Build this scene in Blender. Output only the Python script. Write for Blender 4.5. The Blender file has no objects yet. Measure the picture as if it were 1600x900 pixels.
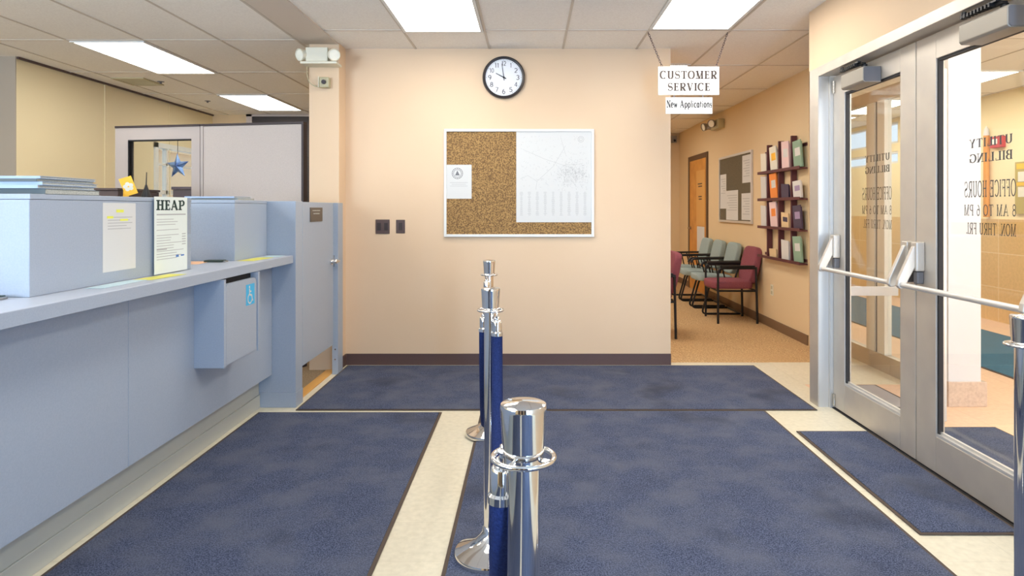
import bpy, math, random
from mathutils import Vector, Matrix
PI = math.pi
S = bpy.context.scene
COL = S.collection
random.seed(7)

# ------------------------------------------------------------------ camera
cd = bpy.data.cameras.new('camera')
cam = bpy.data.objects.new('camera', cd)
COL.objects.link(cam)
cam.location = (0, 0, 1.32)
cam.rotation_euler = (PI / 2, 0, 0)
cd.sensor_width = 36.0
cd.lens = 36.0 * 1020 / 1600
cd.shift_x = (800 - 828) / 1600
cd.shift_y = -(450 - 326) / 1600
cd.clip_start = 0.02
S.camera = cam

# ------------------------------------------------------------------ look, world, daylight
S.view_settings.view_transform = 'Standard'
S.view_settings.look = 'None'
S.view_settings.gamma = 1.0
S.view_settings.use_curve_mapping = False
S.view_settings.exposure = 0.0
PANEL = 11.6            # ceiling panel emission
DAY = 170               # daylight through the shop window behind the camera
w = bpy.data.worlds.new('sky'); S.world = w
w.use_nodes = True
bg = w.node_tree.nodes['Background']
bg.inputs['Color'].default_value = (0.72, 0.84, 1.0, 1)
bg.inputs['Strength'].default_value = 1.6


def area(name, loc, rot, sx, sy, power, color):
    l = bpy.data.lights.new(name, 'AREA')
    l.shape = 'RECTANGLE'; l.size = sx; l.size_y = sy
    l.energy = power; l.color = color
    o = bpy.data.objects.new(name, l); COL.objects.link(o)
    o.location = loc; o.rotation_euler = rot
    return o


area('daylight_front_door', (1.35, -2.33, 1.2), (PI / 2 + .2, 0, 0), .78, 2.2, DAY, (0.34, 0.60, 1.0))
area('fill_office', (-3.8, -2.33, 1.6), (PI / 2 + .45, 0, 0), 2.1, 1.5, 300, (0.62, 0.78, 1.0))  # fill light added to lift the office and its ceiling
area('fill_lobby', (4.2, 0.0, 1.5), (PI / 2, 0, 0), 2.2, 2.2, 110, (0.95, 0.97, 1.0))  # lamp added inside the lobby to brighten it

# ------------------------------------------------------------------ materials
M = {}


def s2l(c):
    return tuple(((v / 255) / 12.92 if v / 255 <= 0.04045 else ((v / 255 + 0.055) / 1.055) ** 2.4) for v in c)


def mat(name, rgb, rough=0.5, metal=0.0, noise=None, bump=None, spec=0.5, coat=0.0):
    """noise=(scale, rgb2, detail[, lo, hi]) mixes a second colour; bump=(scale, strength)."""
    m = bpy.data.materials.new(name); m.use_nodes = True
    nt = m.node_tree; b = nt.nodes['Principled BSDF']
    c = s2l(rgb) + (1,)
    b.inputs['Base Color'].default_value = c
    b.inputs['Roughness'].default_value = rough
    b.inputs['Metallic'].default_value = metal
    b.inputs['Specular IOR Level'].default_value = spec
    b.inputs['Coat Weight'].default_value = coat
    tc = nt.nodes.new('ShaderNodeTexCoord')
    if noise:
        n = nt.nodes.new('ShaderNodeTexNoise')
        n.inputs['Scale'].default_value = noise[0]; n.inputs['Detail'].default_value = noise[2]
        nt.links.new(tc.outputs['Object'], n.inputs['Vector'])
        r = nt.nodes.new('ShaderNodeValToRGB')
        lo, hi = (noise[3], noise[4]) if len(noise) > 3 else (0.35, 0.65)
        r.color_ramp.elements[0].position = lo; r.color_ramp.elements[1].position = hi
        r.color_ramp.elements[0].color = c
        r.color_ramp.elements[1].color = s2l(noise[1]) + (1,)
        nt.links.new(n.outputs['Fac'], r.inputs['Fac'])
        nt.links.new(r.outputs['Color'], b.inputs['Base Color'])
    if bump:
        n2 = nt.nodes.new('ShaderNodeTexNoise')
        n2.inputs['Scale'].default_value = bump[0]; n2.inputs['Detail'].default_value = 3
        nt.links.new(tc.outputs['Object'], n2.inputs['Vector'])
        bp = nt.nodes.new('ShaderNodeBump')
        bp.inputs['Strength'].default_value = bump[1]; bp.inputs['Distance'].default_value = 0.004
        nt.links.new(n2.outputs['Fac'], bp.inputs['Height'])
        nt.links.new(bp.outputs['Normal'], b.inputs['Normal'])
    M[name] = m
    return m


def emit(name, rgb, strength):
    m = bpy.data.materials.new(name); m.use_nodes = True
    nt = m.node_tree; nt.nodes.remove(nt.nodes['Principled BSDF'])
    e = nt.nodes.new('ShaderNodeEmission')
    e.inputs['Color'].default_value = s2l(rgb) + (1,); e.inputs['Strength'].default_value = strength
    nt.links.new(e.outputs[0], nt.nodes['Material Output'].inputs['Surface'])
    M[name] = m


def glass(name, tint=(1, 1, 1), refl=1.0):
    m = bpy.data.materials.new(name); m.use_nodes = True
    nt = m.node_tree; nt.nodes.remove(nt.nodes['Principled BSDF'])
    t = nt.nodes.new('ShaderNodeBsdfTransparent'); t.inputs['Color'].default_value = tint + (1,)
    g = nt.nodes.new('ShaderNodeBsdfGlossy'); g.inputs['Roughness'].default_value = 0.0
    f = nt.nodes.new('ShaderNodeLayerWeight'); f.inputs['Blend'].default_value = 0.5
    p = nt.nodes.new('ShaderNodeMath'); p.operation = 'POWER'; p.inputs[1].default_value = 5.0
    k = nt.nodes.new('ShaderNodeMath'); k.operation = 'MULTIPLY_ADD'; k.inputs[1].default_value = .9 * refl; k.inputs[2].default_value = .04 * refl
    x = nt.nodes.new('ShaderNodeMixShader')
    nt.links.new(f.outputs['Facing'], p.inputs[0]); nt.links.new(p.outputs[0], k.inputs[0]); nt.links.new(k.outputs[0], x.inputs[0])
    nt.links.new(t.outputs[0], x.inputs[1]); nt.links.new(g.outputs[0], x.inputs[2])
    nt.links.new(x.outputs[0], nt.nodes['Material Output'].inputs['Surface'])
    M[name] = m


def carpet(name, c1, c2, c3, fine=260, broad=3.0, worn=None):
    """pile carpet: fine fleck between c1 and c2, broad worn patches toward c3"""
    m = bpy.data.materials.new(name); m.use_nodes = True
    nt = m.node_tree; b = nt.nodes['Principled BSDF']; b.inputs['Roughness'].default_value = 0.95
    b.inputs['Specular IOR Level'].default_value = 0.15
    tc = nt.nodes.new('ShaderNodeTexCoord')

    def nz(s, d):
        n = nt.nodes.new('ShaderNodeTexNoise'); n.inputs['Scale'].default_value = s; n.inputs['Detail'].default_value = d
        nt.links.new(tc.outputs['Object'], n.inputs['Vector']); return n
    a, bb = nz(fine, 2), nz(broad, 5)
    r = nt.nodes.new('ShaderNodeValToRGB')
    r.color_ramp.elements[0].position = 0.38; r.color_ramp.elements[1].position = 0.62
    r.color_ramp.elements[0].color = s2l(c1) + (1,); r.color_ramp.elements[1].color = s2l(c2) + (1,)
    nt.links.new(a.outputs['Fac'], r.inputs['Fac'])
    r2 = nt.nodes.new('ShaderNodeMapRange')
    r2.inputs['From Min'].default_value = 0.42; r2.inputs['From Max'].default_value = 0.7
    r2.inputs['To Max'].default_value = 0.75
    nt.links.new(bb.outputs['Fac'], r2.inputs['Value'])
    mx = nt.nodes.new('ShaderNodeMixRGB')
    mx.inputs['Color2'].default_value = s2l(c3) + (1,)
    nt.links.new(r2.outputs[0], mx.inputs['Fac']); nt.links.new(r.outputs['Color'], mx.inputs['Color1'])
    last = mx
    if worn:     # trodden-in stains with outlines of their own
        st_ = nz(1.9, 4)
        r3 = nt.nodes.new('ShaderNodeMapRange'); r3.inputs['From Min'].default_value = .56; r3.inputs['From Max'].default_value = .72; r3.inputs['To Max'].default_value = .55
        nt.links.new(st_.outputs['Fac'], r3.inputs['Value'])
        last = nt.nodes.new('ShaderNodeMixRGB'); last.inputs['Color2'].default_value = s2l(worn) + (1,)
        nt.links.new(r3.outputs[0], last.inputs['Fac']); nt.links.new(mx.outputs['Color'], last.inputs['Color1'])
    nt.links.new(last.outputs['Color'], b.inputs['Base Color'])
    bp = nt.nodes.new('ShaderNodeBump'); bp.inputs['Strength'].default_value = 0.5; bp.inputs['Distance'].default_value = 0.004
    nt.links.new(a.outputs['Fac'], bp.inputs['Height']); nt.links.new(bp.outputs['Normal'], b.inputs['Normal'])
    M[name] = m


def tiles(name, c1, c2, grout, tw, th, gw=0.004, rough=0.4, axis=('X', 'Y')):
    m = bpy.data.materials.new(name); m.use_nodes = True
    nt = m.node_tree; b = nt.nodes['Principled BSDF']; b.inputs['Roughness'].default_value = rough
    tc = nt.nodes.new('ShaderNodeTexCoord')
    sp = nt.nodes.new('ShaderNodeSeparateXYZ'); cb = nt.nodes.new('ShaderNodeCombineXYZ')
    nt.links.new(tc.outputs['Object'], sp.inputs[0])
    nt.links.new(sp.outputs[axis[0]], cb.inputs['X']); nt.links.new(sp.outputs[axis[1]], cb.inputs['Y'])
    br = nt.nodes.new('ShaderNodeTexBrick')
    br.offset = 0; br.inputs['Scale'].default_value = 1
    br.inputs['Brick Width'].default_value = tw; br.inputs['Row Height'].default_value = th
    br.inputs['Mortar Size'].default_value = gw; br.inputs['Mortar Smooth'].default_value = 0.1
    br.inputs['Color1'].default_value = s2l(c1) + (1,); br.inputs['Color2'].default_value = s2l(c2) + (1,)
    br.inputs['Mortar'].default_value = s2l(grout) + (1,)
    nt.links.new(cb.outputs[0], br.inputs['Vector'])
    n = nt.nodes.new('ShaderNodeTexNoise'); n.inputs['Scale'].default_value = 35; n.inputs['Detail'].default_value = 5
    nt.links.new(tc.outputs['Object'], n.inputs['Vector'])
    mx = nt.nodes.new('ShaderNodeMixRGB'); mx.blend_type = 'MULTIPLY'
    r = nt.nodes.new('ShaderNodeValToRGB')
    r.color_ramp.elements[0].position = .3; r.color_ramp.elements[1].position = .7
    r.color_ramp.elements[0].color = (.86, .86, .84, 1); r.color_ramp.elements[1].color = (1, 1, 1, 1)
    nt.links.new(n.outputs['Fac'], r.inputs['Fac'])
    mx.inputs['Fac'].default_value = 1
    nt.links.new(br.outputs['Color'], mx.inputs['Color1']); nt.links.new(r.outputs['Color'], mx.inputs['Color2'])
    nt.links.new(mx.outputs['Color'], b.inputs['Base Color'])
    M[name] = m


mat('wall_peach', (225, 197, 164), .75, noise=(1.2, (222, 193, 159), 3), bump=(140, .06))
mat('wall_hall', (222, 196, 154), .75, bump=(140, .06))
mat('wall_office', (230, 214, 174), .6)
mat('wall_grey', (170, 158, 142), .7)
mat('wall_lobby', (244, 226, 180), .7)
mat('ceiling_tile', (248, 244, 236), .9, noise=(90, (240, 235, 227), 4), bump=(160, .2))
mat('grid_metal', (204, 194, 180), .6)
mat('soffit', (212, 200, 186), .8)
mat('laminate', (158, 168, 182), .38, noise=(160, (164, 173, 186), 3), spec=.4)
mat('laminate_top', (186, 192, 204), .3, spec=.5)
mat('laminate_kick', (182, 182, 172), .45)
mat('gap_shade', (30, 28, 30), .8)  # near-black paint standing in for shade in a gap
mat('baseboard_brown', (88, 66, 62), .5)
mat('baseboard_hall', (120, 92, 66), .55)
tiles('floor_vct', (226, 217, 194), (221, 212, 189), (210, 200, 178), .305, .305, .0012, .35)
tiles('floor_terra', (236, 200, 170), (228, 192, 164), (214, 180, 152), .4, .4, .003, .4)
tiles('wainscot_tile', (232, 194, 134), (228, 188, 126), (242, 214, 166), .4, .4, .006, .3, ('Y', 'Z'))
carpet('mat_navy', (48, 55, 76), (94, 102, 126), (96, 100, 114), 200, 4.2, (44, 46, 58))
carpet('mat_blue', (54, 92, 116), (78, 118, 140), (66, 100, 120), 120, 3)
carpet('mat_grey', (150, 146, 148), (172, 168, 170), (160, 156, 158), 200, 3)
carpet('carpet_brown', (162, 128, 88), (210, 176, 130), (190, 154, 110), 75, 2.5)
carpet('carpet_office', (146, 124, 98), (178, 156, 128), (160, 140, 114), 90, 2.5)
mat('mat_rubber', (76, 62, 52), .7)
mat('wood_strip', (214, 160, 84), .4)
mat('chrome', (232, 230, 228), .07, 1.0)
mat('steel', (190, 186, 180), .25, 1.0)
mat('aluminium', (206, 198, 186), .48, .6, noise=(6, (198, 190, 180), 2))
mat('aluminium_light', (214, 212, 208), .4, .6)
mat('closer_grey', (150, 143, 132), .45, .4)
mat('closer_end', (112, 110, 112), .5, .3)
mat('black_metal', (28, 27, 28), .4, .3)
mat('gasket', (36, 34, 36), .7)
mat('rope_navy', (26, 38, 80), .9, noise=(220, (36, 50, 96), 3), bump=(300, .6), spec=.2)
mat('white_paper', (212, 211, 207), .8)
mat('white_gloss', (216, 214, 208), .4)
mat('cream_paper', (232, 226, 206), .8)
mat('yellow_paper', (226, 222, 110), .8)
mat('pale_blue_paper', (200, 222, 228), .8)
mat('green_paper', (214, 238, 214), .8)
mat('orange_paper', (240, 190, 150), .8)
mat('yellow_card', (250, 190, 50), .6)
mat('ink_black', (28, 26, 30), .8)
mat('ink_sign', (70, 58, 52), .8)
mat('ink_grey', (150, 150, 150), .9)
mat('ink_pale', (176, 175, 172), .9)
mat('ink_yellow', (232, 232, 90), .9)
mat('ink_green', (36, 60, 52), .8)
mat('ink_blue', (90, 130, 190), .9)
mat('ink_vinyl', (44, 40, 38), .7)
mat('stack_blue', (168, 186, 212), .6)
mat('stack_edge', (196, 196, 186), .8, noise=(300, (150, 152, 146), 3))
mat('stack_dark', (96, 104, 104), .7)
mat('book_green', (44, 62, 54), .5)
mat('clock_rim', (44, 38, 38), .35)
mat('clock_face', (232, 232, 234), .5)
mat('cork', (112, 84, 52), .9, noise=(110, (176, 138, 84), 5, .42, .6), bump=(200, .5))
mat('cork_grey', (92, 84, 64), .9, noise=(120, (110, 100, 78), 4), bump=(200, .4))
mat('frame_white', (226, 226, 222), .4)
mat('plate_brown', (84, 66, 62), .45)
mat('plate_dark', (52, 40, 38), .45)
mat('plaque', (92, 80, 68), .4, .2)
mat('plastic_cream', (226, 220, 198), .45)
mat('plastic_yellowed', (186, 176, 140), .5)
mat('lamp_lens', (250, 248, 232), .15)
mat('fabric_panel', (196, 184, 175), .95, noise=(240, (207, 195, 186), 3), bump=(400, .4), spec=.1)
mat('panel_trim', (190, 178, 171), .5)
mat('panel_cap', (64, 54, 56), .5)
mat('star_blue', (72, 98, 150), .35, .7, noise=(14, (150, 180, 215), 3))
mat('plum', (72, 60, 80), .6)
mat('brown_dark', (74, 58, 54), .6)
mat('teal_fabric', (146, 160, 158), .95, noise=(180, (160, 174, 172), 3), spec=.1)
mat('burgundy_fabric', (132, 72, 80), .95, noise=(180, (150, 88, 96), 3), spec=.15)
mat('rack_burgundy', (88, 42, 46), .5)
mat('rack_clear', (226, 196, 150), .4)
mat('orange_print', (238, 140, 60), .6)
mat('pink_print', (232, 200, 196), .6)
mat('green_print', (140, 168, 142), .6)
mat('lilac_print', (160, 140, 170), .6)
mat('door_wood', (214, 150, 66), .45, noise=(5, (196, 132, 54), 4))
mat('door_frame_brown', (96, 68, 44), .5)
mat('sticker_blue', (60, 176, 222), .5)
mat('white_column', (212, 214, 220), .6)
mat('stone_base', (206, 186, 170), .6, noise=(60, (190, 170, 156), 4))
mat('red_box', (196, 50, 46), .5)
mat('board_olive', (186, 166, 92), .7)
mat('building_tan', (214, 178, 140), .8)
mat('blind_dark', (62, 56, 54), .7)
mat('post_orange', (220, 150, 60), .5)
glass('clear_glass', (.97, .985, .98), 1.0)
glass('acrylic', (.95, .97, .98), .8)
emit('panel_light', (255, 250, 241), PANEL)
emit('day_pane', (226, 240, 255), 2.2)

# ------------------------------------------------------------------ mesh builder


class MB:
    def __init__(self):
        self.v = []; self.f = []; self.sm = []

    def add(self, vs, fs, smooth=False):
        n = len(self.v)
        self.v += [tuple(p) for p in vs]
        self.f += [tuple(i + n for i in f) for f in fs]
        self.sm += [smooth] * len(fs)
        return self

    def box(self, x0, x1, y0, y1, z0, z1):
        vs = [(x, y, z) for z in (z0, z1) for y in (y0, y1) for x in (x0, x1)]
        return self.add(vs, [(0, 2, 3, 1), (4, 5, 7, 6), (0, 1, 5, 4), (2, 6, 7, 3), (0, 4, 6, 2), (1, 3, 7, 5)])

    def obox(self, c, size, mtx):
        hx, hy, hz = [s / 2 for s in size]
        vs = [Vector(c) + mtx @ Vector((x, y, z)) for z in (-hz, hz) for y in (-hy, hy) for x in (-hx, hx)]
        return self.add(vs, [(0, 2, 3, 1), (4, 5, 7, 6), (0, 1, 5, 4), (2, 6, 7, 3), (0, 4, 6, 2), (1, 3, 7, 5)])

    def prism(self, poly, a0, a1, axis='z', smooth=False):
        """poly of 2D points extruded along axis (other two axes in cyclic x,y,z order)"""
        def P(p, h):
            if axis == 'z': return (p[0], p[1], h)
            if axis == 'x': return (h, p[0], p[1])
            return (p[0], h, p[1])
        n = len(poly)
        vs = [P(p, a0) for p in poly] + [P(p, a1) for p in poly]
        fs = [tuple(range(n)), tuple(range(2 * n - 1, n - 1, -1))]
        self.add(vs, fs)
        k = len(self.v) - 2 * n
        for i in range(n):
            self.f.append((k + i, k + (i + 1) % n, k + n + (i + 1) % n, k + n + i)); self.sm.append(smooth)
        return self

    def lathe(self, prof, c=(0, 0, 0), n=32, mtx=None, closed=False):
        """prof [(r,z)...] around z"""
        vs = []
        for r, z in prof:
            for i in range(n):
                a = 2 * PI * i / n
                p = Vector((r * math.cos(a), r * math.sin(a), z))
                if mtx: p = mtx @ p
                vs.append(p + Vector(c))
        fs = []
        m = len(prof)
        for j in range(m if closed else m - 1):
            j2 = (j + 1) % m
            for i in range(n):
                fs.append((j * n + i, j * n + (i + 1) % n, j2 * n + (i + 1) % n, j2 * n + i))
        self.add(vs, fs, True)
        if not closed:
            k = len(self.v) - len(vs)
            if prof[0][0] > 1e-6:
                self.f.append(tuple(k + i for i in range(n - 1, -1, -1))); self.sm.append(False)
            if prof[-1][0] > 1e-6:
                self.f.append(tuple(k + (m - 1) * n + i for i in range(n))); self.sm.append(False)
        return self

    def tube(self, pts, r, n=12, cap=True, closed=False):
        pts = [Vector(p) for p in pts]
        m = len(pts); vs = []; up = Vector((0, 0, 1)); prev = None
        for i, p in enumerate(pts):
            if closed: t = pts[(i + 1) % m] - pts[i - 1]
            elif i == 0: t = pts[1] - p
            elif i == m - 1: t = p - pts[-2]
            else: t = (pts[i + 1] - p).normalized() + (p - pts[i - 1]).normalized()
            t.normalize()
            if prev is None:
                u = t.cross(up)
                if u.length < 1e-3: u = t.cross(Vector((0, 1, 0)))
            else:
                u = prev - t * prev.dot(t)
            u.normalize(); prev = u; v = t.cross(u)
            rr = r[i] if isinstance(r, (list, tuple)) else r
            for k in range(n):
                a = 2 * PI * k / n
                vs.append(p + (u * math.cos(a) + v * math.sin(a)) * rr)
        fs = []
        for i in range(m if closed else m - 1):
            i2 = (i + 1) % m
            for k in range(n):
                fs.append((i * n + k, i * n + (k + 1) % n, i2 * n + (k + 1) % n, i2 * n + k))
        self.add(vs, fs, True)
        if cap and not closed:
            k0 = len(self.v) - len(vs)
            self.f.append(tuple(k0 + k for k in range(n - 1, -1, -1))); self.sm.append(False)
            self.f.append(tuple(k0 + (m - 1) * n + k for k in range(n))); self.sm.append(False)
        return self

    def sphere(self, c, r, n=16, sz=1.0):
        prof = [(r * math.sin(PI * j / 10), -r * sz * math.cos(PI * j / 10)) for j in range(11)]
        prof[0] = (1e-5, prof[0][1]); prof[-1] = (1e-5, prof[-1][1])
        return self.lathe(prof, c, n)

    def build(self, name, m, parent=None, bevel=0.0, base=True, seg=2):
        me = bpy.data.meshes.new(name)
        if parent is not None:
            off = parent.matrix_basis.translation.copy() if parent.parent is None else Vector(parent['_o'])
            if parent.get('_local'): off = Vector((0, 0, 0))
        elif base and self.v:
            xs = [p[0] for p in self.v]; ys = [p[1] for p in self.v]; zs = [p[2] for p in self.v]
            off = Vector(((min(xs) + max(xs)) / 2, (min(ys) + max(ys)) / 2, min(zs)))
        else:
            off = Vector((0, 0, 0))
        me.from_pydata([tuple(Vector(p) - off) for p in self.v], [], self.f)
        me.polygons.foreach_set('use_smooth', self.sm)
        me.update()
        import bmesh
        bm = bmesh.new(); bm.from_mesh(me)
        bmesh.ops.recalc_face_normals(bm, faces=bm.faces)
        bm.to_mesh(me); bm.free()
        if any(self.sm):
            me.set_sharp_from_angle(angle=math.radians(40))
        me.materials.append(M[m] if isinstance(m, str) else m)
        o = bpy.data.objects.new(name, me); COL.objects.link(o)
        if parent is not None:
            o.parent = parent
            o['_o'] = tuple(off)
            if parent.get('_local'): o['_local'] = 1
        else:
            o.location = off
        if bevel:
            b = o.modifiers.new('bevel', 'BEVEL'); b.width = bevel; b.segments = seg; b.limit_method = 'ANGLE'
        return o


def tag(o, label, cat, group=None, kind=None):
    o['label'] = label; o['category'] = cat
    if group: o['group'] = group
    if kind: o['kind'] = kind
    return o


def thing(name, loc, label, cat, group=None, local=False, kind=None):
    o = bpy.data.objects.new(name, None); COL.objects.link(o)
    o.location = loc; o.empty_display_size = .1
    if local: o['_local'] = 1
    return tag(o, label, cat, group, kind)


def struct(name, mb, m, label, cat, bevel=0.0, base=False):
    return tag(mb.build(name, m, None, bevel, base), label, cat, None, 'structure')


def dup(root, loc, rz, label, group=None):
    r = root.copy(); COL.objects.link(r); r.location = loc; r.rotation_euler = (0, 0, rz); r['label'] = label
    if group: r['group'] = group
    for ch in list(root.children):
        c = ch.copy(); COL.objects.link(c); c.parent = r
        for g in list(ch.children):
            d = g.copy(); COL.objects.link(d); d.parent = c
    return r


# ------------------------------------------------------------------ stroke lettering
def arc(cx, cy, rx, ry, a0, a1, n=14):
    return [(cx + rx * math.cos(math.radians(a0 + (a1 - a0) * i / n)), cy + ry * math.sin(math.radians(a0 + (a1 - a0) * i / n))) for i in range(n + 1)]


def glyph(ch, T=.17, t=.07, ser=.09):
    """returns width, list of (points, width or None for contrast by direction); cap height 1"""
    L = []; h = T / 2; q = t / 2

    def stem(x, y0=0, y1=1, s=True, wdt=None):
        L.append(([(x, y0), (x, y1)], wdt or T))
        if s:
            for y in (y0, y1):
                yy = y + q if y == y0 else y - q
                L.append(([(x - h - ser, yy), (x + h + ser, yy)], t))

    def bar(x0, x1, y, tick=0):
        L.append(([(x0, y), (x1, y)], t))
        if tick: L.append(([(x1 - q, y), (x1 - q, y + tick)], t))

    def line(a, b, wd): L.append(([a, b], wd))
    m = ser + h
    if ch == 'A':
        line((.1, 0), (.42, 1), t); line((.40, 1), (.76, 0), T); bar(.2, .66, .34); bar(0, .22, q); bar(.62, .92, q); W = .92
    elif ch == 'B':
        stem(m, 0, 1, False); bar(0, m + .2, q); bar(0, m + .2, 1 - q); bar(m, m + .2, .52)
        L.append((arc(m + .2, .76, .24, .22, -90, 90), None)); L.append((arc(m + .2, .28, .28, .25, -90, 90), None)); W = m + .52
    elif ch in 'CG':
        L.append((arc(.44, .5, .38, .47, 48, 312, 22), None)); line((.74, .7), (.74, .96), t); W = .84
        if ch == 'G': line((.74, .04), (.74, .42), T * .9); bar(.6, .88, .42); W = .9
    elif ch == 'E':
        stem(m, 0, 1, False); bar(0, .68, q, .2); bar(0, .64, 1 - q, -.2); bar(m, .5, .52); line((.5, .4), (.5, .64), t); W = .72
    elif ch == 'F':
        stem(m, 0, 1, False); bar(0, m + ser + h, q); bar(0, .64, 1 - q, -.22); bar(m, .5, .52); line((.5, .4), (.5, .64), t); W = .68
    elif ch == 'H': stem(m); stem(m + .5); bar(m, m + .5, .52); W = 2 * m + .5
    elif ch == 'I': stem(m); W = 2 * m
    elif ch == 'L': stem(m, 0, 1); bar(0, .66, q, .24); W = .7
    elif ch == 'M':
        stem(m, 0, 1, True, t); stem(m + .68); line((m, 1), (m + .34, 0), T); line((m + .34, 0), (m + .68, 1), t); W = 2 * m + .68
    elif ch == 'N':
        stem(m * .8, 0, 1, True, t); stem(m * .8 + .55, 0, 1, True, t); line((m * .8, 1), (m * .8 + .55, 0), T); W = 1.6 * m + .55
    elif ch == 'O': L.append((arc(.45, .5, .38, .47, 0, 360, 28), None)); W = .9
    elif ch in 'PR':
        stem(m); bar(m, m + .22, 1 - q); bar(m, m + .22, .46); L.append((arc(m + .22, .72, .27, .255, -90, 90), None)); W = m + .56
        if ch == 'R': line((m + .2, .46), (m + .5, 0), T); bar(m + .42, m + .68, q); W = m + .66
    elif ch == 'S':
        p = arc(.36, .73, .26, .235, 30, 270, 16) + arc(.36, .27, .28, .235, 90, -150, 16)[1:]
        L.append((p, 'S')); line((.60, .74), (.60, .98), t); line((.08, .04), (.08, .28), t); W = .72
    elif ch == 'T': stem(.4, 0, .96, False); bar(.4 - m, .4 + m, q); bar(.02, .78, 1 - q, -.22); line((.03, .98), (.03, .76), t); W = .8
    elif ch == 'U':
        L.append(([(m, 1), (m, .3)] + arc(m + .26, .3, .26, .27, 180, 360, 14) + [(m + .52, 1)], None)); bar(0, 2 * m, 1 - q); bar(m + .52 - .14, m + .52 + .14, 1 - q); W = m + .7
    elif ch == 'V': line((.14, 1), (.44, 0), T); line((.44, 0), (.74, 1), t); bar(0, .3, 1 - q); bar(.6, .88, 1 - q); W = .88
    elif ch == 'Y': line((.14, 1), (.42, .46), T); line((.42, .46), (.72, 1), t); line((.42, 0), (.42, .5), T); bar(.42 - m, .42 + m, q); bar(0, .3, 1 - q); bar(.58, .86, 1 - q); W = .86
    elif ch == 'e': L.append(([(.08, .36), (.5, .36)], t)); L.append((arc(.29, .34, .23, .32, 0, 300, 16), None)); W = .56
    elif ch == 'w': line((.08, .66), (.24, 0), T * .8); line((.24, 0), (.4, .6), t); line((.4, .6), (.54, 0), T * .8); line((.54, 0), (.7, .66), t); W = .76
    elif ch == 'p': line((.12, -.3), (.12, .66), T * .8); L.append((arc(.3, .33, .22, .31, 0, 360, 18), None)); W = .58
    elif ch == 'l': line((.12, 0), (.12, 1), T * .8); W = .26
    elif ch == 'i': line((.12, 0), (.12, .64), T * .8); line((.12, .82), (.12, .94), T * .8); W = .26
    elif ch == 'c': L.append((arc(.29, .33, .22, .31, 45, 315, 16), None)); W = .5
    elif ch == 'a': L.append((arc(.27, .33, .2, .31, 0, 360, 18), None)); line((.48, 0), (.48, .66), T * .8); W = .6
    elif ch == 't': line((.16, .04), (.16, .88), T * .8); bar(.02, .34, .62); W = .38
    elif ch == 'o': L.append((arc(.29, .33, .22, .31, 0, 360, 18), None)); W = .58
    elif ch == 'n': line((.1, 0), (.1, .66), T * .8); L.append((arc(.3, .42, .2, .22, 180, 0, 10) + [(.5, 0)], None)); W = .6
    elif ch == 's': L.append((arc(.22, .48, .14, .15, 30, 270, 10) + arc(.22, .17, .15, .16, 90, -150, 10)[1:], 'S')); W = .44
    elif ch == '.': line((.08, 0), (.08, .14), .14); W = .2
    elif ch == '0': L.append((arc(.3, .5, .25, .46, 0, 360, 24), None)); W = .6
    elif ch == '1': line((.25, 0), (.25, 1), T); line((.25, .97), (.08, .78), t); W = .42
    elif ch == '2': L.append((arc(.3, .7, .24, .27, 160, -35, 14) + [(.06, .05)], t * 1.4)); bar(.05, .56, .04); W = .6
    elif ch == '3': L.append((arc(.28, .74, .22, .23, 150, -90, 12) + arc(.28, .27, .25, .25, 90, -150, 14)[1:], t * 1.5)); W = .6
    elif ch == '4': line((.44, 0), (.44, 1), T); line((.44, 1), (.04, .3), t); bar(.03, .6, .28); W = .64
    elif ch == '5': L.append(([(.52, .96), (.14, .96), (.1, .52)] + arc(.28, .31, .26, .28, 110, -150, 14), t * 1.5)); W = .6
    elif ch == '6': L.append((arc(.3, .3, .24, .28, 0, 360, 20), t * 1.5)); L.append((arc(.42, .36, .36, .6, 180, 95, 10), t * 1.5)); W = .62
    elif ch == '7': bar(.05, .56, .96); line((.55, .96), (.22, 0), T); W = .6
    elif ch == '8': L.append((arc(.3, .74, .2, .22, 0, 360, 18), t * 1.5)); L.append((arc(.3, .27, .25, .25, 0, 360, 20), t * 1.5)); W = .62
    elif ch == '9': L.append((arc(.3, .7, .24, .27, 0, 360, 20), t * 1.5)); L.append((arc(.18, .62, .36, .6, 0, -80, 10), t * 1.5)); W = .62
    else: W = .38
    return W, L, T, t


def text_mesh(mb, s, origin, ux, uz, width, height, gap=.1, T=.17, t=.07, ser=.09):
    """letters laid from origin along ux, up uz; squeezed to width; flat ink film"""
    x = 0; strokes = []
    for ch in s:
        W, L, T_, t_ = glyph(ch, T, t, ser)
        for pts, wd in L: strokes.append(([(p[0] + x, p[1]) for p in pts], wd))
        x += W + gap
    x -= gap
    sx = width / x; O = Vector(origin); ux = Vector(ux); uz = Vector(uz)
    for pts, wd in strokes:
        n = len(pts)
        left, right = [], []
        for i, p in enumerate(pts):
            a = pts[max(0, i - 1)]; b = pts[min(n - 1, i + 1)]
            dx, dy = b[0] - a[0], b[1] - a[1]; l = math.hypot(dx, dy) or 1
            dx /= l; dy /= l
            if wd is None: ww = t + (T - t) * abs(dy) ** 1.3
            elif wd == 'S':
                u = i / (n - 1); ww = t + (T - t) * max(0, 1 - abs(u - .5) * 3.2)
            else: ww = wd
            left.append((p[0] - dy * ww / 2, p[1] + dx * ww / 2)); right.append((p[0] + dy * ww / 2, p[1] - dx * ww / 2))
        vs = [O + ux * (p[0] * sx) + uz * (p[1] * height) for p in left + right]
        mb.add(vs, [(i, i + 1, n + i + 1, n + i) for i in range(n - 1)])
    return mb


# ================================================================== SETTING
CH = 2.673       # ceiling height
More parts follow.
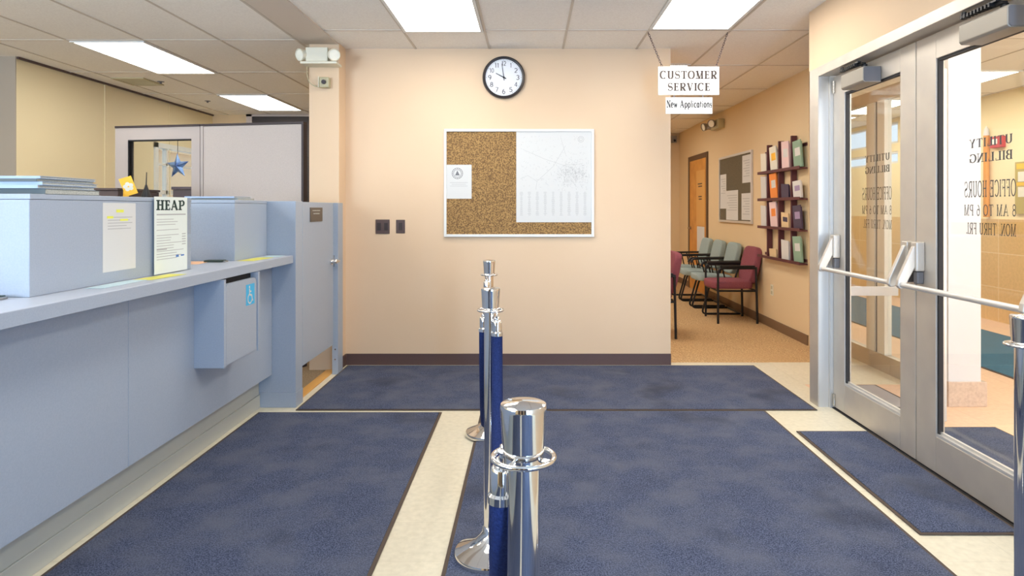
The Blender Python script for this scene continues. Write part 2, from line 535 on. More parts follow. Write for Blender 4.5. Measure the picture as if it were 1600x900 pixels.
# floors
struct('floor', MB().box(-1.82, 2.06, -2.4, 4.46, -.1, 0).box(-1.60, 2.06, 4.46, 5.6, -.1, 0), 'floor_vct', 'cream vinyl tile floor of the service lobby', 'floor')
struct('floor_hall', MB().box(-1.45, 2.75, 5.6, 11.8, -.1, .002).box(2.06, 2.75, 5.0, 5.6, -.1, -.0005), 'carpet_brown', 'brown carpet floor of the waiting hall', 'floor')
struct('floor_office', MB().box(-5.6, -1.82, -2.4, 9.6, -.1, .002).box(-1.82, -1.60, 4.46, 9.6, -.1, .002), 'carpet_office', 'brown carpet floor of the office behind the counter', 'floor')
struct('floor_lobby', MB().box(2.06, 5.6, -1.0, 4.9, -.1, 0).box(2.75, 5.6, 4.9, 13.6, -.1, 0), 'floor_terra', 'pinkish tile floor of the outer lobby behind the glass doors', 'floor')
struct('floor_vestibule', MB().box(2.05, 2.86, 4.9, 6.3, -.1, .0015), 'floor_vct', 'cream tile floor beyond the glass door', 'floor')
struct('trim_threshold', MB().box(-1.66, -1.585, 4.46, 5.33, 0, .006), 'wood_strip', 'pale wood floor strip under the swing gate', 'trim')
# ceiling
struct('ceiling', MB().box(-5.6, 5.7, -2.4, 13.7, CH, CH + .1), 'ceiling_tile', 'white suspended tile ceiling', 'ceiling')
struct('beam_soffit', MB().box(-1.845, -1.565, -2.2, 5.34, CH - .012, CH), 'soffit', 'flat grey soffit band across the ceiling above the counter', 'beam')
g = MB()
for k in range(-1, 6):
    x = -.965 + .622 * k
    g.box(x - .009, x + .009, -2.2, 5.52 if k < 4 else 11.7, CH - .004, CH)
for x in (.901,): g.box(x - .009, x + .009, 5.5, 11.7, CH - .004, CH)
for k in range(-5, 6):
    y = 4.945 + 1.21 * k
    if -2.2 < y < 11.6: g.box(-1.56 if y < 5.5 else -1.4, 2.68 if y > 4.6 else 1.92, y - .008, y + .008, CH - .0045, CH)
for k in range(0, 6):
    x = -1.87 - .615 * k
    g.box(x - .009, x + .009, -2.2, 9.4, CH - .004, CH)
for k in range(-5, 4):
    y = 5.23 + 1.23 * k
    if y > -2.2: g.box(-5.4, -1.85, y - .008, y + .008, CH - .0045, CH)
for x in (3.55, 4.18, 4.81, 5.43): g.box(x - .009, x + .009, -1, 13.5, CH - .004, CH)
for k in range(9): g.box(2.95, 5.47, .3 + 1.22 * k - .008, .3 + 1.22 * k + .008, CH - .0045, CH)
struct('trim_ceiling_grid', g, 'grid_metal', 'thin metal grid holding the ceiling tiles', 'trim')
# walls
struct('wall_back', MB().box(-1.58, 1.19, 5.52, 5.67, 0, CH), 'wall_peach', 'peach wall with the clock and notice board', 'wall')
struct('column_left', MB().box(-1.803, -1.5586, 5.33, 5.67, 0, CH), 'wall_peach', 'peach pilaster where the counter gate meets the back wall', 'column', .003)
struct('wall_right', MB().box(1.925, 2.07, -2.4, 4.50, 2.262, CH).box(1.925, 2.07, -2.4, 2.36, 0, 2.262), 'wall_peach', 'peach wall above the glass doors', 'wall')
struct('wall_diagonal', MB().prism([(1.935, 4.505), (2.705, 6.28), (2.86, 6.28), (2.085, 4.505)], 0, CH), 'wall_peach', 'short wall between the waiting hall and the outer lobby', 'wall')
struct('wall_hall_right', MB().box(2.68, 2.85, 6.27, 11.85, 0, CH), 'wall_hall', 'tan wall of the waiting hall with the brochure rack', 'wall')
struct('wall_hall_end', MB().box(-1.6, 2.85, 11.7, 11.85, 0, CH), 'wall_hall', 'tan end wall of the waiting hall', 'wall')
struct('wall_hall_left', MB().box(-1.72, -1.57, 5.67, 11.85, 0, CH), 'wall_hall', 'wall between office and waiting hall', 'wall')
wl = MB()
wl.box(-4.72, -4.57, 5.81, 7.95, 0, CH).box(-4.72, -4.57, 9.15, 9.5, 0, CH)
wl.box(-4.72, -4.57, 7.95, 9.15, 0, .95).box(-4.72, -4.57, 7.95, 9.15, 2.11, CH)
struct('wall_left', wl, 'wall_office', 'pale yellow panelled office wall on the far left', 'wall')
struct('wall_left_return', MB().box(-5.5, -4.571, 5.80, 5.95, 0, CH), 'wall_grey', 'grey end of a wall at the left picture edge', 'wall')
struct('wall_left_near', MB().box(-5.55, -5.4, -2.4, 5.9, 0, CH), 'wall_office', 'pale office side wall', 'wall')
struct('wall_office_far', MB().box(-4.72, -1.57, 9.4, 9.55, 0, CH), 'wall_hall', 'tan far wall of the office', 'wall')
wf = MB()
wf.box(-5.5, -4.9, -2.4, -2.25, 0, CH).box(-2.75, .93, -2.4, -2.25, 0, CH).box(1.77, 2.07, -2.4, -2.25, 0, CH)
wf.box(-4.9, -2.75, -2.4, -2.25, 0, .8).box(-4.9, -2.75, -2.4, -2.25, 2.4, CH).box(.93, 1.77, -2.4, -2.25, 2.35, CH)
struct('wall_front', wf, 'wall_hall', 'tan wall with the front door behind the viewer', 'wall')
dp_ = MB()
for x in (-1.5, -.62, .2): dp_.box(x, x + .6, -2.25, -2.2, 0, 2.3)
struct('trim_reflection_panels', dp_, 'brown_dark', 'unseen dark brown panels added behind the viewer to darken chrome reflections', 'trim')  # added out of view so the chrome mirrors something dark
struct('wall_lobby', MB().box(5.47, 5.6, -1, 9.7, 1.2, CH).box(5.47, 5.6, 9.7, 11.6, 1.2, 2.0).box(5.47, 5.6, 9.7, 11.6, 2.18, 2.30)
       .box(5.47, 5.6, 9.7, 11.6, 2.62, CH).box(5.47, 5.6, 11.6, 13.6, 1.2, CH), 'wall_lobby', 'yellow upper wall of the outer lobby', 'wall')
struct('wall_lobby_wainscot', MB().box(5.455, 5.6, -1, 13.6, 0, 1.2), 'wainscot_tile', 'orange tan tiled lower wall of the outer lobby', 'wall')
struct('wall_lobby_end', MB().box(2.83, 5.6, 13.5, 13.65, 0, CH), 'wall_lobby', 'end wall of the outer lobby', 'wall')
struct('wall_lobby_near', MB().box(2.05, 3.0, -1.1, -.95, 0, CH).box(5.3, 5.6, -1.1, -.95, 0, CH).box(3.0, 5.3, -1.1, -.95, 2.5, CH), 'wall_lobby', 'near end wall of the outer lobby', 'wall')
# trims
struct('trim_shadow_line', MB().box(-4.57, -4.55, 5.81, 9.4, CH - .02, CH), 'plate_brown', 'dark strip painted as shadow where the yellow wall meets the ceiling', 'trim')  # shade along the ceiling edge, built as a dark strip
struct('baseboard_back', MB().box(-1.556, 1.192, 5.508, 5.52, 0, .095), 'baseboard_brown', 'dark brown baseboard under the notice board', 'baseboard', .003)
struct('baseboard_column', MB().box(-1.5586, -1.548, 5.325, 5.515, 0, .095), 'baseboard_brown', 'dark brown baseboard on the pilaster side', 'baseboard', .003)
struct('baseboard_hall', MB().box(2.668, 2.68, 6.28, 9.78, 0, .1).box(2.668, 2.68, 10.98, 11.7, 0, .1).box(-1.4, 2.68, 11.688, 11.7, 0, .1), 'baseboard_hall', 'brown baseboard along the waiting hall', 'baseboard', .003)
struct('baseboard_office', MB().box(-1.74, -1.72, 5.7, 9.4, 0, .12), 'baseboard_brown', 'dark baseboard behind the gate', 'baseboard')
struct('trim_panel_seam', MB().box(-4.57, -4.562, 7.01, 7.05, 0, CH).box(-4.57, -4.566, 8.27, 8.29, 0, CH), 'wall_office', 'narrow joint battens on the yellow office wall', 'trim')

# daylight openings behind the camera; the office window is added for fill
wn = thing('window_1', (-3.8, -2.3, .8), 'unseen office front window added behind the viewer for fill light', 'window', kind='structure')
f = MB()
for x in (-4.9, -3.85, -2.81): f.box(x, x + .06, -2.31, -2.24, .8, 2.4)
f.box(-4.9, -2.75, -2.31, -2.24, .8, .86).box(-4.9, -2.75, -2.31, -2.24, 2.34, 2.4)
f.build('window_frame', 'aluminium', wn)
wn = thing('door_4', (1.35, -2.3, 0), 'glazed front door behind the viewer', 'door', kind='structure')
f = MB().box(.93, .98, -2.31, -2.24, 0, 2.35).box(1.72, 1.77, -2.31, -2.24, 0, 2.35).box(.93, 1.77, -2.31, -2.24, 2.3, 2.35).box(.93, 1.77, -2.31, -2.24, 0, .1).box(.93, 1.77, -2.31, -2.24, .98, 1.03)
f.build('door_frame', 'aluminium', wn)

# office window on left wall
wn = thing('window_2', (-4.6, 8.55, .95), 'white sash window in the yellow office wall, seen through the partition glass', 'window', kind='structure')
f = MB()
f.box(-4.64, -4.55, 7.93, 8.0, .93, 2.13).box(-4.64, -4.55, 9.1, 9.17, .93, 2.13).box(-4.64, -4.55, 7.93, 9.17, 2.07, 2.13).box(-4.66, -4.52, 7.9, 9.2, .92, .96)
f.box(-4.63, -4.58, 8.0, 9.1, 1.50, 1.55).box(-4.63, -4.58, 8.22, 8.25, .96, 2.07).box(-4.63, -4.58, 8.0, 9.1, 1.86, 1.885)
f.build('window_frame', 'frame_white', wn)
MB().box(-4.615, -4.609, 8.0, 9.1, .96, 2.07).build('window_glass', 'clear_glass', wn)
# dark window on far office wall
wn = thing('window_3', (-3.3, 9.38, .9), 'dark framed window near the ceiling behind the cubicle partition', 'window', kind='structure')
f = MB()
f.box(-4.06, -3.98, 9.34, 9.4, .9, 2.67).box(-2.5, -2.42, 9.34, 9.4, .9, 2.67).box(-4.06, -2.42, 9.34, 9.4, .9, .98).box(-4.06, -2.42, 9.34, 9.4, 2.64, 2.67)
f.build('window_frame', 'panel_trim', wn)
bl = MB().box(-3.98, -2.5, 9.36, 9.39, .98, 2.64)
for k in range(20): bl.box(-3.98, -2.5, 9.345, 9.362, 1.0 + k * .082, 1.035 + k * .082)
bl.build('roller_blind', 'blind_dark', wn)
# lobby clerestory windows
wn = thing('window_4', (5.53, 10.65, 2.0), 'bright high window in the outer lobby wall', 'window', kind='structure')
f = MB()
for z in (2.0, 2.15, 2.30, 2.59): f.box(5.48, 5.56, 9.7, 11.6, z, z + .03)
for y in (9.7, 10.62, 11.57): f.box(5.48, 5.56, y, y + .03, 2.0, 2.18).box(5.48, 5.56, y, y + .03, 2.3, 2.62)
f.build('window_frame', 'frame_white', wn)
MB().box(5.53, 5.536, 9.7, 11.6, 2.0, 2.18).box(5.53, 5.536, 9.7, 11.6, 2.3, 2.62).build('window_glass', 'clear_glass', wn)
# building outside the office window
b = MB().box(-11, -9.2, 9, 26, -.3, 2.75).box(-11.1, -9.1, 8.9, 26.1, 2.75, 2.85)
tag(b.build('neighbouring_building', 'building_tan'), 'tan building outside the office sash window', 'building')

# ================================================================== CEILING LIGHTS
GL = 'lit ceiling light panels'


def light(x0, x1, y0, y1, label):
    t = thing('ceiling_light', ((x0 + x1) / 2, (y0 + y1) / 2, CH - .012), label, 'ceiling light', GL)
    e = .022
    MB().box(x0 - e, x1 + e, y0 - e, y0, CH - .012, CH).box(x0 - e, x1 + e, y1, y1 + e, CH - .012, CH) \
        .box(x0 - e, x0, y0, y1, CH - .012, CH).box(x1, x1 + e, y0, y1, CH - .012, CH).build('frame', 'frame_white', t)
    MB().box(x0, x1, y0, y1, CH - .008, CH - .001).build('diffuser', 'panel_light', t)


light(-.938, -.376, 3.76, 4.95, 'bright light panel at the top centre, left of the hanging sign')
light(.918, 1.478, 3.69, 4.87, 'bright light panel directly above the customer service sign')
light(.918, 1.478, 6.12, 7.30, 'light panel in the waiting hall hidden mostly behind the customer service sign')
light(-3.69, -3.13, 5.28, 6.48, 'larger of the two light panels over the office behind the counter')
light(-3.69, -3.13, 7.76, 8.93, 'smaller far light panel over the office, above the fabric partition')
light(4.24, 4.80, 6.40, 7.60, 'light panel in the outer lobby seen through the right glass door')
for x0, y0, nm in ((-.938, 1.3, 'main room panel overhead'), (.918, 1.3, 'main room panel by the doors overhead'),
                   (-3.69, 2.8, 'office panel over the tellers'), (-3.69, .3, 'office panel near the front'),
                   (.918, 9.2, 'waiting hall panel at the far end'), (4.24, 9.6, 'outer lobby panel at the far end'), (4.24, 8.1, 'second outer lobby panel'), (4.24, 3.95, 'fill panel added in the outer lobby past the column'), (2.2, 2.95, 'fill panel added to light the vestibule'), (-.4, 6.5, 'fill panel added behind the hall wall'), (-.4, 9.2, 'second fill panel added behind the hall wall'), (4.24, 2.6, 'outer lobby panel near the front')):
    light(x0, x0 + .56, y0, y0 + 1.19, 'out of sight ' + nm)  # vestibule, behind-wall and past-column panels are added to brighten those spaces

t = thing('ceiling_vent', (-4.16, 6.93, CH - .012), 'yellowed square air vent in the office ceiling near the yellow wall', 'vent')
v = MB().box(-4.33, -3.99, 6.74, 6.77, CH - .012, CH).box(-4.33, -3.99, 7.09, 7.12, CH - .012, CH).box(-4.33, -4.30, 6.77, 7.09, CH - .012, CH).box(-4.02, -3.99, 6.77, 7.09, CH - .012, CH)
v.build('frame', 'plastic_yellowed', t)
s = MB()
for k in range(7): s.box(-4.30, -4.02, 6.785 + k * .045, 6.808 + k * .045, CH - .009, CH - .002)
s.build('louver', 'plastic_yellowed', t)
for x, y, lb in ((-3.93, 6.95, 'small ceiling sprinkler beside the yellowed vent'), (-4.05, 8.2, 'small ceiling sprinkler beyond the yellowed vent')):
    sp = MB().lathe([(.035, CH), (.035, CH - .004), (.015, CH - .008), (.008, CH - .018), (.014, CH - .02), (.014, CH - .022)], (x, y, 0), 18)
    tag(sp.build('sprinkler', 'closer_end'), lb, 'sprinkler')

# ================================================================== COUNTER
ct = thing('service_counter', (-1.75, 1.5, 0), 'blue-grey laminate counter front with recessed toe kick along the left side', 'counter')
ys = [-1.2, .02, 1.40, 2.78, 4.328]
for a, b_ in zip(ys[:-1], ys[1:]):
    MB().box(-1.735, -1.71, a + .0015, b_ - .0015, .22, .958).build('front_panel', 'laminate', ct, .0015)
MB().box(-2.55, -1.737, -1.2, 4.328, .22, .955).build('cabinet_body', 'laminate', ct)
MB().box(-2.5, -1.797, -1.2, 4.328, 0, .22).build('toe_kick', 'laminate_kick', ct)
MB().box(-1.797, -1.788, -1.2, 4.328, 0, .088).build('base_trim', 'laminate_kick', ct, .003)
tp = thing('countertop', (-1.9, 1.5, .959), 'long blue-grey countertop with a thick square front edge', 'countertop')
MB().box(-2.45, -1.5715, -1.2, 4.328, .959, 1.01).build('slab', 'laminate_top', tp, .003)
MB().box(-1.5715, -1.5695, -1.2, 4.328, .961, 1.008).build('edge_band', 'laminate', tp)

pr = thing('counter_pier', (-1.66, 4.39, 0), 'tall blue-grey pier at the far end of the counter', 'pier')
MB().box(-1.9, -1.5545, 4.332, 4.46, .098, 1.37).build('shaft', 'laminate', pr, .002)
MB().box(-1.9, -1.551, 4.328, 4.462, 0, .098).build('base_trim', 'laminate', pr, .002)


def screen(label, y0, y1):
    t = thing('privacy_screen', (-1.9, (y0 + y1) / 2, 1.01), label, 'privacy screen', 'raised screens on the counter')
    MB().box(-2.25, -1.744, y0, y1, 1.0105, 1.352).build('body', 'laminate', t, .002)
    MB().box(-2.25, -1.742, y0, y1, 1.353, 1.372).build('top_cap', 'laminate', t, .002)


screen('long raised blue-grey screen on the counter, carrying the white paper and a stack of magazines', 2.275, 3.36)
screen('short raised blue-grey screen on the counter next to the end pier', 3.856, 4.326)

# gate between pier and column
gt = thing('swing_gate', (-1.57, 4.82, .24), 'blue-grey swing gate with a brown plaque between pier and wall', 'gate')
MB().box(-1.59, -1.556, 4.47, 5.165, .243, 1.366).build('leaf', 'laminate', gt, .003)
MB().tube([(-1.55, 5.10, .905), (-1.52, 5.10, .905), (-1.515, 5.105, .905), (-1.512, 5.17, .905)], .009, 12).tube([(-1.556, 5.10, .905), (-1.545, 5.10, .905)], .024, 20).build('latch_handle', 'chrome', gt)
MB().box(-1.5565, -1.552, 5.165, 5.19, .86, .95).build('strike_plate', 'steel', gt)
MB().tube([(-1.5555, 5.145, .905), (-1.535, 5.145, .905)], .018, 18).sphere((-1.53, 5.145, .905), .02).build('knob', 'chrome', gt)
gp = thing('gate_post', (-1.55, 5.25, 0), 'slim blue-grey gate post against the peach pilaster', 'post')
MB().box(-1.575, -1.527, 5.195, 5.327, 0, 1.366).build('shaft', 'laminate', gp, .002)
for z in (.12, .2): MB().tube([(-1.55, 5.1952, z), (-1.55, 5.1935, z)], .006, 10).build('screw', 'steel', gp)
pq = thing('plaque', (-1.553, 4.748, 1.226), 'small dark brown engraved plaque near the top of the swing gate', 'plaque')
MB().box(-1.5555, -1.551, 4.614, 4.883, 1.226, 1.328).build('plate', 'plaque', pq, .001)
l = MB()
for z, a, b_ in ((1.302, 4.66, 4.83), (1.28, 4.68, 4.81)):
    y = a
    while y < b_:
        l.box(-1.5511, -1.5505, y, y + .012, z, z + .008); y += .017
l.build('engraving', 'stack_edge', pq)

# accessible fold-down shelf
ad = thing('accessible_shelf', (-1.63, 3.54, .505), 'fold-down accessible writing shelf box with a blue wheelchair sticker under the countertop', 'fold-down shelf')
MB().box(-1.71, -1.557, 3.322, 3.345, .507, .957).build('side_panel', 'laminate', ad, .001)
MB().box(-1.71, -1.557, 3.74, 3.763, .507, .957).build('side_panel', 'laminate', ad, .001)
MB().box(-1.71, -1.566, 3.345, 3.74, .507, .53).build('bottom_panel', 'laminate', ad)
MB().box(-1.70, -1.60, 3.346, 3.739, .531, .95).build('recess_shade', 'gap_shade', ad)  # solid dark block in place of shade inside the box
pl = [(3.352, .515), (3.722, .515), (3.722, .90)] + [(3.722 - .03 + .03 * math.cos(a), .90 + .03 * math.sin(a)) for a in (PI / 8, PI / 4, 3 * PI / 8, PI / 2)] + \
     [(3.382 + .03 * math.cos(a), .90 + .03 * math.sin(a)) for a in (PI / 2, 5 * PI / 8, 3 * PI / 4, 7 * PI / 8, PI)]
MB().prism(pl, -1.582, -1.5595, 'x').build('leaf', 'laminate', ad, .001)
st = MB().box(-1.5594, -1.5586, 3.585, 3.695, .785, .90).build('sticker', 'sticker_blue', ad)
st['label'] = 'blue sticker with a white wheelchair symbol'
ic = MB()
O = (-1.5583, 3.640, .842)


def ico(pts, wd):
    n = len(pts)
    for i in range(n - 1):
        a, b_ = pts[i], pts[i + 1]; dx, dz = b_[0] - a[0], b_[1] - a[1]; ll = math.hypot(dx, dz); nx, nz = -dz / ll * wd / 2, dx / ll * wd / 2
        ic.add([(O[0], O[1] + p[0] + sx_ * nx, O[2] + p[1] + sx_ * nz) for p, sx_ in ((a, 1), (b_, 1), (b_, -1), (a, -1))], [(0, 1, 2, 3)])


ico([(-.012 + .001, .034), (-.009, -.002), (.016, -.004), (.026, -.036), (.034, -.033)], .010)
ico([(-.010, .018), (.012, .016)], .008)
ico([(p[0], p[1]) for p in arc(-.006, -.022, .026, .026, 110, 340, 14)], .008)
ico([(-.012 + .0, .049), (-.012 + .0001, .037)], .013)
ic.build('wheelchair_symbol', 'white_gloss', st)

# ---- things on counter and screens
GM = 'stacked magazines on the long screen'


def magazine(name, x0, x1, y0, y1, z0, z1, cov, label, group, rz=0):
    t = thing(name, ((x0 + x1) / 2, (y0 + y1) / 2, z0), label, 'magazine', group, local=True)
    hx, hy, h = (x1 - x0) / 2, (y1 - y0) / 2, z1 - z0
    MB().box(-hx + .004, hx - .003, -hy + .003, hy - .004, .0015, h - .0015).build('pages', 'stack_edge', t)
    MB().box(-hx, hx, -hy, hy, 0, .0015).box(-hx, hx, -hy, hy, h - .0015, h).box(-hx, hx, -hy, -hy + .002, .0015, h - .0015).build('cover', cov, t)
    t.rotation_euler = (0, 0, rz)


zz = 1.3725
for i, (h, dx, dy, cov, lb) in enumerate((
        (.020, .012, .02, 'stack_dark', 'bottom magazine of the stack on the long counter screen'),
        (.012, .004, .0, 'stack_blue', 'second magazine from the bottom of the stack on the long counter screen'),
        (.012, .008, .01, 'stack_blue', 'middle magazine of the stack on the long counter screen'),
        (.010, .0, .0, 'stack_dark', 'second magazine from the top of the stack on the long counter screen'),
        (.009, .004, .005, 'stack_blue', 'topmost magazine of the stack on the long counter screen'))):
    magazine('magazine', -2.10 + dx, -1.755 + dx, 2.325 + dy, 2.63 + dy, zz, zz + h, cov, lb, GM, (.006, -.01, .008, -.006, .01)[i])
    zz += h + .0004
zz = 1.3725
for i, (h, dx, dy, cov, lb) in enumerate((
        (.011, -.02, .03, 'stack_edge', 'lower booklet lying on the short counter screen'),
        (.010, -.03, .0, 'stack_blue', 'blue booklet on top of the short counter screen'))):
    magazine('booklet', -2.05 + dx, -1.75 + dx, 3.93 + dy, 4.17 + dy, zz, zz + h, cov, lb, 'booklets on the short screen')
    zz += h + .0004

# white notice on the screen
nt_ = thing('paper_notice', (-1.742, 2.775, 1.056), 'white paper with yellow highlighted lines taped to the long counter screen', 'paper')
MB().box(-1.7435, -1.7425, 2.663, 2.885, 1.058, 1.344).build('sheet', 'white_paper', nt_)
b_ = MB()
for z, x1 in ((1.282, 2.86), (1.270, 2.84), (1.258, 2.86), (1.246, 2.82), (1.234, 2.85)): b_.box(-1.7424, -1.7420, 2.695, x1, z, z + .003)
for q in ((2.75, 2.80, 1.304, 1.316), (2.69, 2.73, 1.279, 1.289), (2.775, 2.83, 1.268, 1.276)):
    MB().box(-1.7425, -1.7419, *q).build('highlight', 'ink_yellow', nt_)
b_.build('print', 'ink_pale', nt_)

# HEAP sign
hp = thing('counter_sign', (-1.72, 3.16, 1.012), 'tall white paper sign headed HEAP standing on the counter against the screen', 'sign')
MB().box(-1.733, -1.731, 3.012, 3.335, 1.0115, 1.376).build('holder', 'acrylic', hp)
MB().box(-1.7308, -1.7298, 3.006, 3.295, 1.014, 1.376).build('sheet', 'green_paper', hp)
M['green_paper'].node_tree.nodes['Principled BSDF'].inputs['Base Color'].default_value = s2l((224, 230, 222)) + (1,)
text_mesh(MB(), 'HEAP', (-1.7294, 3.022, 1.3125), (0, 1, 0), (0, 0, 1), .245, .048, .05, .24, .12, .1).build('lettering', 'ink_green', hp)
b_ = MB()
random.seed(3)
b_.box(-1.7296, -1.7293, 3.025, 3.28, 1.289, 1.295)
for k in range(16):
    z = 1.268 - .0125 * k
    if k in (3, 5): continue
    x1 = 3.02 + .24 * random.uniform(.5, 1)
    b_.box(-1.7296, -1.7293, 3.025, x1, z, z + .0028)
    if 5 < k < 11: b_.box(-1.7296, -1.7293, 3.245, 3.28, z, z + .0045)
b_.box(-1.7296, -1.7293, 3.025, 3.11, 1.125, 1.130)
b_.build('print', 'ink_pale', hp)
MB().box(-1.7296, -1.7293, 3.19, 3.215, 1.083, 1.095).box(-1.7296, -1.7293, 3.235, 3.265, 1.086, 1.093).build('logo', 'ink_blue', hp)

# loose sheets on the counter


def sheet(x, y, wx, wy, rz, m, label):
    mb = MB().obox((x, y, 1.0112), (wx, wy, .0012), Matrix.Rotation(rz, 3, 'Z'))
    tag(mb.build('paper_sheet', m), label, 'paper', 'loose sheets on the countertop')


sheet(-1.692, 2.68, .07, .30, .03, 'pale_blue_paper', 'pale blue paper lying on the counter below the taped white notice')
sheet(-1.672, 2.955, .085, .25, -.08, 'yellow_paper', 'yellow paper lying on the counter in front of the HEAP sign')
sheet(-1.676, 3.99, .10, .27, -.05, 'yellow_paper', 'yellow paper lying on the counter in front of the short screen')
sheet(-1.66, 4.235, .10, .14, .1, 'pale_blue_paper', 'pale paper on the counter end beside the pier')
sheet(-1.93, 3.72, .15, .2, .1, 'orange_paper', 'peach paper on the counter in the gap between the two screens')
for x, y, lb in ((-1.86, 2.22, 'dark green flat pad on the counter at the near end of the long screen'), (-1.83, 3.79, 'dark green flat pad on the counter in the gap before the short screen')):
    t = thing('stamp_pad', (x, y, 1.01), lb, 'stamp pad', 'dark green pads on the counter')
    MB().box(x - .13 if y < 3 else x - .05, x + .055, y - .03, y + .03, 1.0105, 1.022).build('case', 'book_green', t, .003)
    MB().box(x + .056, x + .07, y - .02, y + .02, 1.0105, 1.019).build('clasp', 'steel', t, .002)

# yellow card and pen on the long screen
yc = thing('picture_card', (-1.80, 2.91, 1.3725), 'small yellow card with a white flower leaning on the long counter screen', 'card')
R = Matrix.Rotation(math.radians(-14), 3, 'Y') @ Matrix.Rotation(math.radians(38), 3, 'Z')
MB().obox((-1.793, 2.915, 1.4205), (.05, .003, .082), Matrix.Rotation(math.radians(32), 3, 'Z') @ Matrix.Rotation(math.radians(-20), 3, 'Y')).build('sheet', 'yellow_card', yc)
fl = MB()
RR = Matrix.Rotation(math.radians(32), 3, 'Z') @ Matrix.Rotation(math.radians(-20), 3, 'Y')
for k in range(5):
    aa = 2 * PI * k / 5 + .3
    c = Vector((-1.793, 2.915, 1.418)) + RR @ Vector((.012 * math.cos(aa), -.0018, .012 * math.sin(aa)))
    fl.add([c + RR @ Vector((.009 * math.cos(2 * PI * j / 10), 0, .009 * math.sin(2 * PI * j / 10))) for j in range(10)], [tuple(range(10))])
fl.build('flower_print', 'cream_paper', yc)
MB().obox((-1.812, 2.928, 1.385), (.02, .03, .024), Matrix.Rotation(math.radians(28), 3, 'Z')).build('easel', 'yellow_card', yc)
dp = thing('desk_pen', (-1.79, 3.045, 1.3725), 'black counter pen standing in a cone holder on the long screen', 'pen')
MB().lathe([(.021, 1.3727), (.021, 1.380), (.012, 1.405), (.006, 1.424), (.005, 1.43)], (-1.79, 3.045, 0), 20).build('holder', 'black_metal', dp)
MB().tube([(-1.79, 3.045, 1.425), (-1.789, 3.047, 1.49)], [.0028, .0018], 10).build('pen', 'black_metal', dp)

# ================================================================== OFFICE BEHIND COUNTER
# cubicle partition: runs from (-3.64,5.76) to (-1.865,5.45), height 2.044
A, B = Vector((-3.64, 5.76, 0)), Vector((-1.865, 5.45, 0))
dv = (B - A).normalized(); nv = Vector((dv.y, -dv.x, 0))    # nv points to the viewer
RM = Matrix(((dv.x, -nv.x, 0), (dv.y, -nv.y, 0), (0, 0, 1)))
Ltot = (B - A).length
us = Ltot * .462


def pb(mb, u0, u1, d0, d1, z0, z1):
    c = A + dv * ((u0 + u1) / 2) + nv * ((d0 + d1) / 2); return mb.obox((c.x, c.y, (z0 + z1) / 2), (u1 - u0, d1 - d0, z1 - z0), RM)


gw = thing('cubicle_partition', (A.x * .75 + B.x * .25, A.y * .75 + B.y * .25, 0), 'grey cubicle partition with a window opening and a hanging star', 'partition', 'cubicle partitions')
m = MB(); pb(m, 0, .14, -.025, .025, .02, 2.025); pb(m, us - .085, us - .004, -.025, .025, .02, 2.025); pb(m, .14, us - .085, -.025, .025, 1.92, 2.025); pb(m, .14, us - .085, -.025, .025, .02, 1.15)
m.build('frame', 'panel_trim', gw)
m = MB(); pb(m, 0, us - .004, -.03, .03, 2.026, 2.044); m.build('top_cap', 'panel_cap', gw)
m = MB(); pb(m, .14, us - .085, -.004, .004, 1.15, 1.92); m.build('window_glass', 'clear_glass', gw)
m = MB(); pb(m, .13, .14, -.028, .028, 1.15, 1.92); pb(m, .14, us - .085, -.028, .028, 1.91, 1.92); m.build('window_gasket', 'gasket', gw)
gs = thing('cubicle_partition', (A.x * .25 + B.x * .75, A.y * .25 + B.y * .75, 0), 'solid grey fabric cubicle partition next to the peach pilaster', 'partition', 'cubicle partitions')
m = MB(); pb(m, us + .03, Ltot - .03, -.025, .025, .02, 2.025); m.build('fabric_panel', 'fabric_panel', gs, .004)
m = MB(); pb(m, us + .004, us + .028, -.028, .028, .0, 2.026); m.build('post', 'panel_trim', gs)
m = MB(); pb(m, Ltot - .03, Ltot - .012, -.03, .03, 0, 2.026); m.build('end_post', 'panel_cap', gs)
m = MB(); pb(m, us + .002, Ltot - .012, -.03, .03, 2.027, 2.044); m.build('top_cap', 'panel_cap', gs)

# star ornament hangs in the opening
sc_ = A + dv * (us - .20) + nv * .045
st = thing('star_ornament', (sc_.x, sc_.y, 1.60), 'blue metal star hanging in the cubicle partition window', 'ornament')
sm_ = MB()
pts = []
for k in range(10):
    aa = PI / 2 + PI * k / 5 + .05; r = .112 if k % 2 == 0 else .048
    pts.append((r * math.cos(aa), r * math.sin(aa)))
vs = [Vector((sc_.x, sc_.y, 1.685)) + dv * p[0] + Vector((0, 0, p[1])) for p in pts]
cf = Vector((sc_.x, sc_.y, 1.685)) + nv * .022; cb_ = Vector((sc_.x, sc_.y, 1.685)) - nv * .022
sm_.add(vs + [cf, cb_], [(i, (i + 1) % 10, 10) for i in range(10)] + [((i + 1) % 10, i, 11) for i in range(10)])
sm_.build('star', 'star_blue', st)
MB().tube([(sc_.x, sc_.y, 1.79), (sc_.x, sc_.y, 1.905)], .0025, 6).tube([(sc_.x, sc_.y, 1.905), (sc_.x - nv.x * .02, sc_.y - nv.y * .02, 1.909)], .0025, 6).build('cord', 'black_metal', st)

